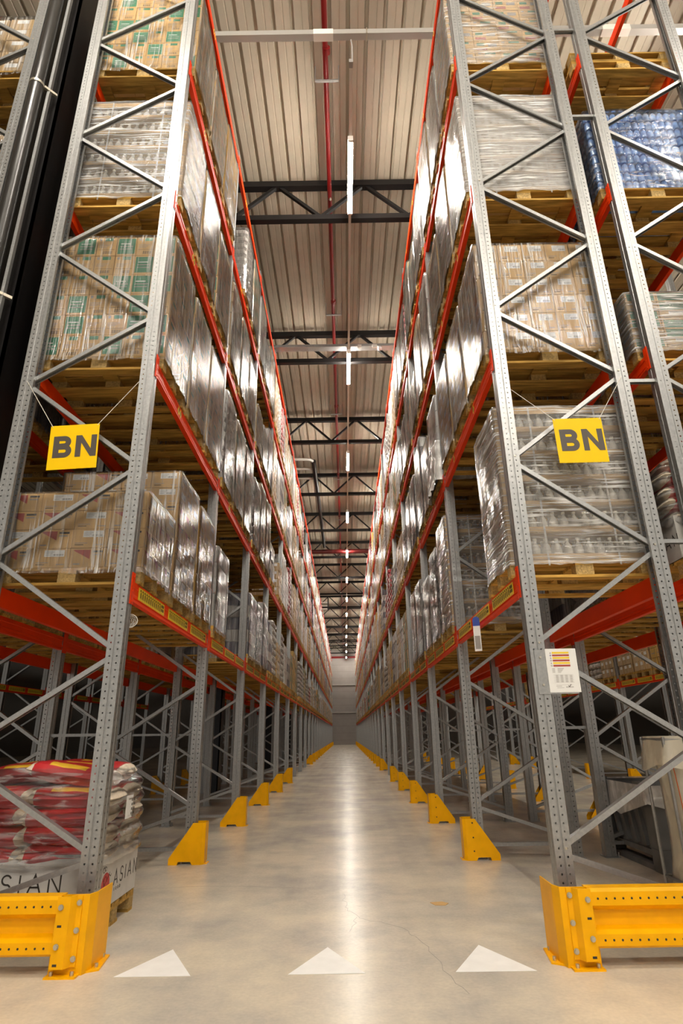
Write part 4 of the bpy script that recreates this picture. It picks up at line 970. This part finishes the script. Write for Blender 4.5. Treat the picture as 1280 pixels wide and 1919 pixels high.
# sack pallet on the floor and the sack pallet of the second right rack
o = thing('pallet_load', 'filmed red and white sacks above a printed sleeve, pallet standing on the floor', 'pallet load', (-2.19, 5.14, 0.0), group='pallet loads on the floor')
put('wooden_pallet', PAL, o); sack_load(o, 1, 5, 22.1)
o = load_root('R2', 0, 0, 0, 'filmed sacks above a sleeve'); sack_load(o, -1, 5, 23.1)
o = load_root('R2', 1, 0, 0, 'flat green and brown cartons'); carton_load(o, ['green_panel', 'brown_label', 'green_panel'], 4, 3, 6, 0.105, -1, seed=24.3, film='film_h')
q = MB(); ribbon(q, arc(0, 0, 0.055, 0.03, 0, 360, 20), 0.004, (-0.52, -0.4012, 0.06), (1, 0, 0), (0, 0, 1), (0, -0.001, 0)); write(q, 'EPAL', (-0.558, -0.4012, 0.048), (1, 0, 0), (0, 0, 1), (0, -0.001, 0), 0.026, 0.14, 0.3)
tag(q.build('pallet_stamp', 'ink', o), 'burnt oval mark')
o = load_root('R2', 2, 0, 0, 'blue water bottles in film'); water_load(o, 9, 25.1)
for j_, zz in ((0, 0), (0, 0.146)):
    tag(put('wooden_pallet', PAL, None, (*spot('R2', 0, 0), LEVELS[3] + zz + .001)), 'empty wooden pallet on the top shelf of the second right rack, %s' % ('lower one' if not zz else 'upper one'), 'pallet', 'empty pallets')
mb = MB(); mb.cbox(-0.55, 0.4, -0.3, 0.3, 0, 0.05, 0.01); tag(mb.build('white_board', 'paper', None, (*spot('R2', 0, 1), LEVELS[3] + .147)), 'flat white board on a pallet of the second right rack', 'board')
tag(put('wooden_pallet', PAL, None, (*spot('R2', 0, 1), LEVELS[3] + .001)), 'wooden pallet carrying a white board, top shelf of the second right rack', 'pallet', 'empty pallets')
for lv, k in ((3, 'brown'), (2, 'brown'), (1, 'dark'), (0, 'brown')):
    for j in range(3): generic('L2', lv, 0, j, k, (1.0, 1.2, 1.1)[j])
for lv, k in ((0, 'grey'), (1, 'red'), (2, 'white')):
    for j in (1, 2): generic('R2', lv, 0, j, k, 1.1)

# --- bays farther in: the nearest of them one by one
KINDS_ = ['white', 'grey', 'brown', 'green', 'white', 'brown', 'grey', 'yellow', 'dark', 'white', 'red', 'brown']
HGT = [0.85, 1.05, 1.25, 1.40, 1.50]
rl = random.Random(11)
FIX = {('L', 0, 1, 0): ('white', 1.05), ('L', 0, 2, 0): ('dark', 1.05), ('L', 0, 2, 1): ('grey', 1.05), ('L', 0, 3, 0): ('dark', 1.05), ('L', 0, 3, 1): ('grey', 1.25), ('L', 2, 1, 0): ('brown', 1.4), ('L', 2, 1, 1): ('green', 1.4), ('L', 1, 1, 0): ('grey', 1.4), ('L', 1, 1, 1): ('green', 1.4), ('L', 1, 1, 2): ('brown', 1.4),
       ('R', 0, 1, 1): ('grey', 1.25), ('R', 0, 1, 2): ('white', 1.05), ('R', 1, 1, 0): ('white', 1.25), ('R', 2, 1, 0): ('white', 1.5), ('R', 2, 1, 1): ('yellow', 1.4), ('R', 3, 2, 0): ('red', 1.25)}
EMPTY = {('L', 0, 1, 1), ('L', 0, 1, 2), ('R', 0, 0, 1), ('R', 0, 0, 2), ('R', 0, 2, 2)}
NIND = 9
farset = []
for row in ('L', 'R'):
    for lv in range(4):
        for i in range(1, NB):
            for j in range(3):
                if (row, lv, i, j) in EMPTY or (row, lv, i, j) in (('R', 0, 1, 0), ('R', 1, 1, 0)): continue
                k, h = FIX.get((row, lv, i, j), (rl.choice(KINDS_), rl.choice(HGT)))
                if rl.random() < 0.05 and (row, lv, i, j) not in FIX: continue
                if lv == 0: h = min(h, 1.25)
                if i < NIND: generic(row, lv, i, j, k, h, film=i < 3)
                else: farset.append((row, lv, i, j, k, h))
for row, n in (('R2', 9), ('L2', 9)):
    for i in range(1, n):
        for j in range(3): generic(row, 0, i, j, rl.choice(['grey', 'brown', 'dark', 'brown']), rl.choice([1.05, 1.25]), film=False)
for i in range(7):
    for j in range(3): generic('R3', 0, i, j, rl.choice(['grey', 'brown', 'brown', 'yellow']), 1.05, film=False)
for i in range(3):
    for j in range(3): generic('L3', 0, i, j, rl.choice(['grey', 'dark']), 1.05, film=False)
far = MB(); FM = ['wood', 'c_brown', 'c_white', 'c_grey', 'c_yellow', 'c_dark', 'c_red', 'c_green']; FI = {'brown': 1, 'white': 2, 'grey': 3, 'yellow': 4, 'dark': 5, 'red': 6, 'green': 7}
for row, lv, i, j, k, h in farset:
    x, y = spot(row, i, j); z = LEVELS[lv] + .001
    far.box(x - .6, x + .6, y - .4, y + .4, z + .1, z + .144, 0); far.box(x - .6, x + .6, y - .4, y + .4, z, z + .02, 0)
    for xx in (-.53, 0, .53): far.box(x + xx - .07, x + xx + .07, y - .38, y + .38, z + .02, z + .1, 0)
    nz = 6; hh = h / nz; m = FI[k]
    for c in range(nz):
        jx, jy = rl.uniform(-.012, .012), rl.uniform(-.012, .012)
        for a in (-.4, 0.0): far.cbox(x - .59 + jx, x + .59 + jx, y + a * .93 + .004 + jy, y + a * .93 + .366 + jy, z + .145 + hh * c, z + .14 + hh * (c + 1), 0.02, (1 if (m == 7 and (c + int(a * 10)) % 2) else m))
tag(far.build('distant_pallet_loads', FM), 'remaining wrapped pallet loads far down both sides of the aisle', 'pallet loads', kind='stuff')

# ------------------------------------------------------------------ signs, bin, small things
def hung_sign(label, cx, cz, tilt, y, cords):
    o = thing('hanging_sign', label, 'sign', (cx, y, cz), group='yellow aisle signs'); o.rotation_euler = (0, tilt, 0)
    mb = MB(); mb.box(-0.205, 0.205, 0, 0.003, -0.205, 0.205); mb.build('sign_panel', 'signyellow', o)
    q = MB(); T = ((1, 0, 0), (0, 0, 1))
    for dx, ln in ((0, [(0.024, 0), (0.024, 0.2)]), (1, [(0.03, 0.178), (0.088, 0.178)] + arc(0.088, 0.1435, 0.036, 0.0345, 90, -90, 10) + [(0.03, 0.109)]), (2, [(0.03, 0.0975), (0.094, 0.0975)] + arc(0.094, 0.060, 0.038, 0.0375, 90, -90, 10) + [(0.03, 0.0225)])):
        ribbon(q, ln, 0.048 if dx == 0 else 0.045, (-0.168, 0, -0.098), *T, (0, -0.0012 - 0.0003 * dx, 0))
    q.prism([(0, 0), (0, 0.2), (0.048, 0.2), (0.128, 0.072), (0.128, 0.2), (0.174, 0.2), (0.174, 0), (0.127, 0), (0.046, 0.13), (0.046, 0)], (0.018, 0, -0.098), *T, (0, -0.0012, 0))
    tag(q.build('lettering', 'signink', o), 'dark letters BN')
    for a, b in cords:
        q = MB(); inv = Matrix.Rotation(-tilt, 4, 'Y'); pb = inv @ (Vector(b) - Vector((cx, y, cz)))
        q.tube([(a, -0.003, 0.19), (a, 0.0, 0.197), tuple(pb)], 0.0028, 5); q.build('cord', 'twine', o)
hung_sign('yellow BN sign strung across the end of the left rack', -2.095, 3.565, -0.05, Y0 - 0.11, [(-0.19, (-2.62, Y0 - 0.06, 4.24)), (0.19, (-1.63, Y0 - 0.06, 4.22))])
hung_sign('yellow BN sign strung across the end of the right rack', 2.14, 3.55, -0.012, Y0 - 0.11, [(-0.19, (1.63, Y0 - 0.06, 4.08)), (0.19, (2.62, Y0 - 0.06, 4.20))])

o = thing('load_sign', 'white load notice on a steel plate bolted to the right rack post', 'sign', (1.735, Y0 - 0.0665, 1.697))
mb = MB(); mb.box(-0.19, 0.10, 0.004, 0.007, -0.165, 0.15); mb.build('steel_plate', 'galv', o)
mb = MB(); mb.box(-0.11, 0.115, 0, 0.004, -0.155, 0.155); mb.build('paper_sheet', 'paper', o)
for k in range(6):
    q = MB(); z = 0.125 - 0.0185 * k; q.box(-0.062, 0.062, -0.0008, 0, z - 0.0065, z + 0.0065); q.build('warning_bar', 'labelyellow' if k % 2 == 0 else 'redprint', o)
    q = MB()
    if k % 2 == 0: q.prism([(-0.006, -0.005), (0.006, -0.005), (0, 0.006)], (-0.074, -0.0008, z), (1, 0, 0), (0, 0, 1), (0, 0.0008, 0))
    else: ribbon(q, arc(0, 0, 0.005, 0.005, 0, 360, 12), 0.003, (-0.074, 0, z), (1, 0, 0), (0, 0, 1), (0, -0.0008, 0))
    q.build('warning_symbol', 'blue' if k == 1 else 'greyink', o)
mb = MB()
for r in range(5): mb.box(-0.075, -0.055, -0.0006, 0, 0.012 - 0.007 * r, 0.0145 - 0.007 * r); mb.box(-0.035, 0.012 - 0.006 * r, -0.0006, 0, 0.012 - 0.007 * r, 0.0145 - 0.007 * r)
for r in range(7):
    mb.box(-0.07, 0.075, -0.0006, 0, -0.032 - 0.009 * r, -0.0312 - 0.009 * r)
    if r < 6:
        for c in range(4): mb.box(-0.055 + 0.034 * c, -0.037 + 0.034 * c, -0.0006, 0, -0.0385 - 0.009 * r, -0.0355 - 0.009 * r)
mb.box(-0.06, 0.06, -0.0006, 0, -0.104, -0.103); mb.box(-0.06, -0.02, -0.0006, 0, -0.113, -0.1105); mb.box(-0.055, -0.005, -0.0006, 0, -0.124, -0.122)
for c in range(7): mb.box(0.01 + 0.008 * c, 0.015 + 0.008 * c, -0.0006, 0, -0.122, -0.115)
mb.build('printed_table', 'greyink', o)
q = MB(); ribbon(q, [(0.028, -0.108), (0.035, -0.117), (0.048, -0.099)], 0.004, (0, 0, 0), (1, 0, 0), (0, 0, 1), (0, -0.001, 0)); q.build('check_mark', 'ink', o)
for z in (0.095, -0.1):
    q = MB(); q.tube([(-0.15, 0.006, z), (-0.15, -0.004, z)], 0.009, 6); q.build('bolt', 'bolt', o)

o = thing('location_tag', 'narrow white tag with blue top hanging on the right front beam', 'tag', (1.485, 6.04, 2.21), rz=1.25)
mb = MB(); mb.prism([(-0.035, -0.17), (0.035, -0.17), (0.035, 0.08), (-0.035, 0.08)], (0, 0, 0), (0, 1, 0), (0, 0, 1), (-0.003, 0, 0)); mb.build('tag_panel', 'paper', o)
mb = MB(); mb.prism([(-0.035, 0.08), (0.035, 0.08)] + [(0.035 * math.cos(a * PI / 8), 0.14 + 0.035 * math.sin(a * PI / 8)) for a in range(9)], (0, 0, 0), (0, 1, 0), (0, 0, 1), (-0.003, 0, 0)); mb.build('tag_top', 'blue', o)
mb = MB(); mb.box(-0.0036, -0.003, -0.026, 0.026, -0.15, -0.02); mb.build('tag_print', 'greyink', o)

# hairline cracks in the concrete
rc = random.Random(5); mb = MB()
for pts in ([(0.10, 5.9), (0.12, 5.5), (0.22, 5.2), (0.50, 4.95), (0.62, 4.7), (0.68, 4.2), (0.80, 3.7)], [(-0.1, 6.1), (-1.0, 6.25), (-1.9, 6.2)], [(0.2, 5.2), (0.14, 4.8)], [(-0.4, 9.1), (0.3, 9.3), (1.1, 9.2)]):
    ln = []
    for a, b in zip(pts, pts[1:]):
        for k in range(6): ln.append((a[0] + (b[0] - a[0]) * k / 6 + rc.uniform(-.02, .02), a[1] + (b[1] - a[1]) * k / 6 + rc.uniform(-.02, .02)))
    ribbon(mb, ln, 0.003, (0, 0, 0.0004), (1, 0, 0), (0, 1, 0), (0, 0, 0.0003))
fc = mb.build('hairline_crack', 'seam', bpy.data.objects['floor']); fc['kind'] = 'structure'

# white painted triangles on the floor
for k, (x0, xa, x1, w) in enumerate(((-1.207, -0.99, -0.766, 'left'), (-0.209, 0.005, 0.234, 'middle'), (0.749, 0.975, 1.214, 'right'))):
    mb = MB(); mb.prism([(x0, 4.095), (x1, 4.095), (xa, 4.55)], (0, 0, 0.0008), (1, 0, 0), (0, 1, 0), (0, 0, 0.0012))
    tag(mb.build('floor_triangle', 'paintwhite'), 'white painted triangle on the floor, %s of three across the aisle' % w, 'floor marking', 'white floor triangles')
mb = MB(); mb.prism([(-0.03, -0.05), (0.05, -0.06), (0.085, 0.0), (0.04, 0.05), (-0.06, 0.03)], (0.86, 5.55, 0.001), (1, 0, 0), (0, 1, 0), (0, 0, 0.003))
tag(mb.build('cardboard_scrap', 'card'), 'small brown cardboard scrap lying on the aisle floor', 'scrap')
mb = MB(); mb.prism([(-2.02, 3.78), (-1.87, 4.0), (-1.80, 4.0), (-1.93, 3.74)], (0, 0, 0.0006), (1, 0, 0), (0, 1, 0), (0, 0, 0.0006))
tag(mb.build('floor_tape', 'card'), 'worn strip of brown tape on the floor before the left barrier', 'tape')

# bundle of twine tied under the left shelf
mb = MB(); c = (-1.61, 4.75, 2.15)
for k in range(5):
    r = 0.03 + 0.006 * k; mb.tube([(c[0] + r * 1.3 * math.cos(a * PI / 8 + k) + 0.01 * k, c[1] - 0.01 * k + 0.012 * math.sin(3 * a + k), c[2] + r * math.sin(a * PI / 8 + k)) for a in range(17)], 0.0045, 5)
mb.tube([(c[0] - .07, c[1], c[2]), (c[0] - .05, c[1], c[2] + .05), (c[0] + .03, c[1] - .03, c[2] + .03), (c[0] - .02, c[1], c[2] + .09), (c[0], c[1], c[2] + .235)], 0.0045, 5)
tag(mb.build('twine_bundle', 'twine'), 'tied bundle of white twine hanging beneath the lowest left shelf', 'twine')

# grey plastic pallet box with a film cover under the second right rack
o = thing('pallet_box', 'dirty grey plastic pallet box with film over its rim, under the second right rack', 'bin', (3.62, 7.05, 0))
hx, hy = 0.50, 0.60
mb = MB(); t_ = 0.03
ro = lambda x, y, z: [(-x, -y, z), (x, -y, z), (x, y, z), (-x, y, z)]
vs = ro(hx - .05, hy - .05, 0.17) + ro(hx, hy, 0.72) + ro(hx - t_, hy - t_, 0.72) + ro(hx - .08, hy - .08, 0.2)
fs = [(3, 2, 1, 0)]
for k in range(3):
    for i in range(4): fs.append((k * 4 + i, k * 4 + (i + 1) % 4, (k + 1) * 4 + (i + 1) % 4, (k + 1) * 4 + i))
fs.append((12, 13, 14, 15)); mb.add(vs, fs); body = mb.build('box_body', 'bin', o)
mb = MB(); mb.prism(sheet([(-hx - .025, -hy - .025), (hx + .025, -hy - .025), (hx + .025, hy + .025), (-hx - .025, hy + .025), (-hx - .025, -hy - .025)], 0.03), (0, 0, 0.66), (1, 0, 0), (0, 1, 0), (0, 0, 0.09)); mb.build('rim', 'bin', o)
mb = MB()
for x, y in ((-hx - .04, -hy + .1), (-hx - .04, hy - .25), (hx - .3, -hy - .04), (-hx + .15, -hy - .04)): mb.box(x, x + .16 if y < -hy else x + .03, y, y + (.03 if y < -hy else .16), 0.72, 0.79)
mb.build('stacking_lugs', 'bin', o)
for sx in (-1, 1):
    for sy in (-1, 1):
        mb = MB(); mb.prism([(0, 0), (0.17, 0), (0.17, 0.05), (0.05, 0.05), (0.05, 0.17), (0, 0.17)], (sx * hx, sy * hy, 0.0), (-sx, 0, 0), (0, -sy, 0), (0, 0, 0.68)); mb.box(*sorted((sx * (hx + .012), sx * (hx - .13))), *sorted((sy * (hy + .012), sy * (hy - .13))), 0, 0.2); mb.build('corner_post', 'bin', o)
mb = MB()
for y in (-.3, -.1, .1, .3):
    for sx in (-1, 1): mb.bar((sx * (hx - .035), y, 0.2), (sx * (hx + .008), y, 0.68), 0.05, 0.05, (1, 0, 0))
for x in (-.17, .17): mb.bar((x, -hy + .035, 0.2), (x, -hy - .008, 0.68), 0.05, 0.05, (0, 1, 0))
mb.box(-hx + .02, hx - .02, -hy + .03, -hy + .06, 0.12, 0.17); mb.box(-hx + .02, hx - .02, hy - .06, hy - .03, 0.12, 0.17); mb.box(-hx + .03, -hx + .06, -hy + .02, hy - .02, 0.12, 0.17); mb.box(hx - .06, hx - .03, -hy, hy, 0.12, 0.17)
for k in range(9): mb.box(-hx + .13 + .09 * k, -hx + .15 + .09 * k, -hy + .02, -hy + .06, 0.17, 0.27)
mb.box(-hx + .1, hx - .1, -hy + .035, -hy + .06, 0.26, 0.285); mb.build('ribs', 'bin', o)
mb = MB(); mb.box(-hx + .0, -hx + .14, -hy + .05, hy - .05, 0.0, 0.05); mb.box(-.07, .07, -hy + .05, hy - .05, 0, 0.12); mb.box(hx - .14, hx, -hy + .05, hy - .05, 0, 0.05); mb.build('skids', 'bin', o)
mb = MB(); vs = []; fs = []; nn = 64; rr_ = 7
for j in range(rr_ + 1):
    for k in range(nn):
        t = k / nn * 4; sd = int(t); f = (t - sd) * 2 - 1; X_, Y_ = hx + .055, hy + .055
        x, y = [(f * X_, -Y_), (X_, f * Y_), (-f * X_, Y_), (-X_, -f * Y_)][sd]
        drop = 0.20 + 0.07 * math.cos(f * PI) * 1 + 0.05 * mnoise.noise(Vector((x * 4, y * 4, 0)))
        drop = 0.16 + 0.16 * (1 - abs(f)) if sd in (0, 3) else 0.2
        fl = 0.012 * mnoise.noise(Vector((x * 11, y * 11, j * .5))) + 0.02 * j / rr_
        vs.append((x * (1 + fl), y * (1 + fl), 0.765 - drop * j / rr_))
for j in range(rr_):
    for k in range(nn): fs.append((j * nn + k, (j + 1) * nn + k, (j + 1) * nn + (k + 1) % nn, j * nn + (k + 1) % nn))
mb.add(vs, fs, 0, True); mb.build('film_cover', 'film_bag', o)

# sack stand with a film bag
o = thing('waste_sack_stand', 'pale film sack on a steel stand beside the grey pallet box', 'sack stand', (3.10, 5.62, 0))
mb = MB()
for x in (-.26, .3):
    for y in (-.2, .2): mb.tube([(x, y, 0.0), (x, y, 1.22)], 0.014, 8)
for z in (0.12, 1.2): mb.tube([(-.26, -.2, z), (.3, -.2, z), (.3, .2, z), (-.26, .2, z), (-.26, -.2, z)], 0.012, 6)
mb.build('stand_frame', 'galv', o)
vs = []; fs = []; nn = 40; rr_ = 16
for j in range(rr_ + 1):
    fz = j / rr_
    for k in range(nn):
        a = 2 * PI * k / nn; ca, sa = math.cos(a), math.sin(a); sq = 1 / max(abs(ca), abs(sa)) ** .8
        r = (0.245 - 0.05 * math.sin(fz * PI) + 0.012 * mnoise.noise(Vector((ca * 3, sa * 3, fz * 3)))) * sq
        vs.append((0.02 + r * ca * 1.08, r * sa * 0.8, 1.19 - fz * 1.14))
for j in range(rr_):
    for k in range(nn): fs.append((j * nn + k, (j + 1) * nn + k, (j + 1) * nn + (k + 1) % nn, j * nn + (k + 1) % nn))
fs.append(tuple(range(rr_ * nn, rr_ * nn + nn))[::-1])
mb = MB(); mb.add(vs, fs, 0, True); bag = mb.build('film_sack', 'film_sack', o)
mb = MB(); ln = [vs[j * nn + 25] for j in range(rr_ + 1)]; mb.tube([(p[0] * 1.01, p[1] - .004, p[2]) for p in ln], 0.004, 5); mb.build('orange_line', 'orange', bag)
mb = MB(); vs = []; fs = []
for j in range(6):
    for k in range(nn):
        a = 2 * PI * k / nn; ca, sa = math.cos(a), math.sin(a); sq = 1 / max(abs(ca), abs(sa)) ** .9; r = (0.262 + 0.008 * j + 0.012 * math.sin(5 * a) * j / 5) * sq
        vs.append((0.02 + r * ca * 1.08, r * sa * .8, 1.225 - 0.045 * j - 0.03 * (j / 5) * (1 + math.sin(3 * a))))
for j in range(5):
    for k in range(nn): fs.append((j * nn + k, (j + 1) * nn + k, (j + 1) * nn + (k + 1) % nn, j * nn + (k + 1) % nn))
mb.add(vs, fs, 0, True); mb.build('folded_collar', 'film_sack', bag)
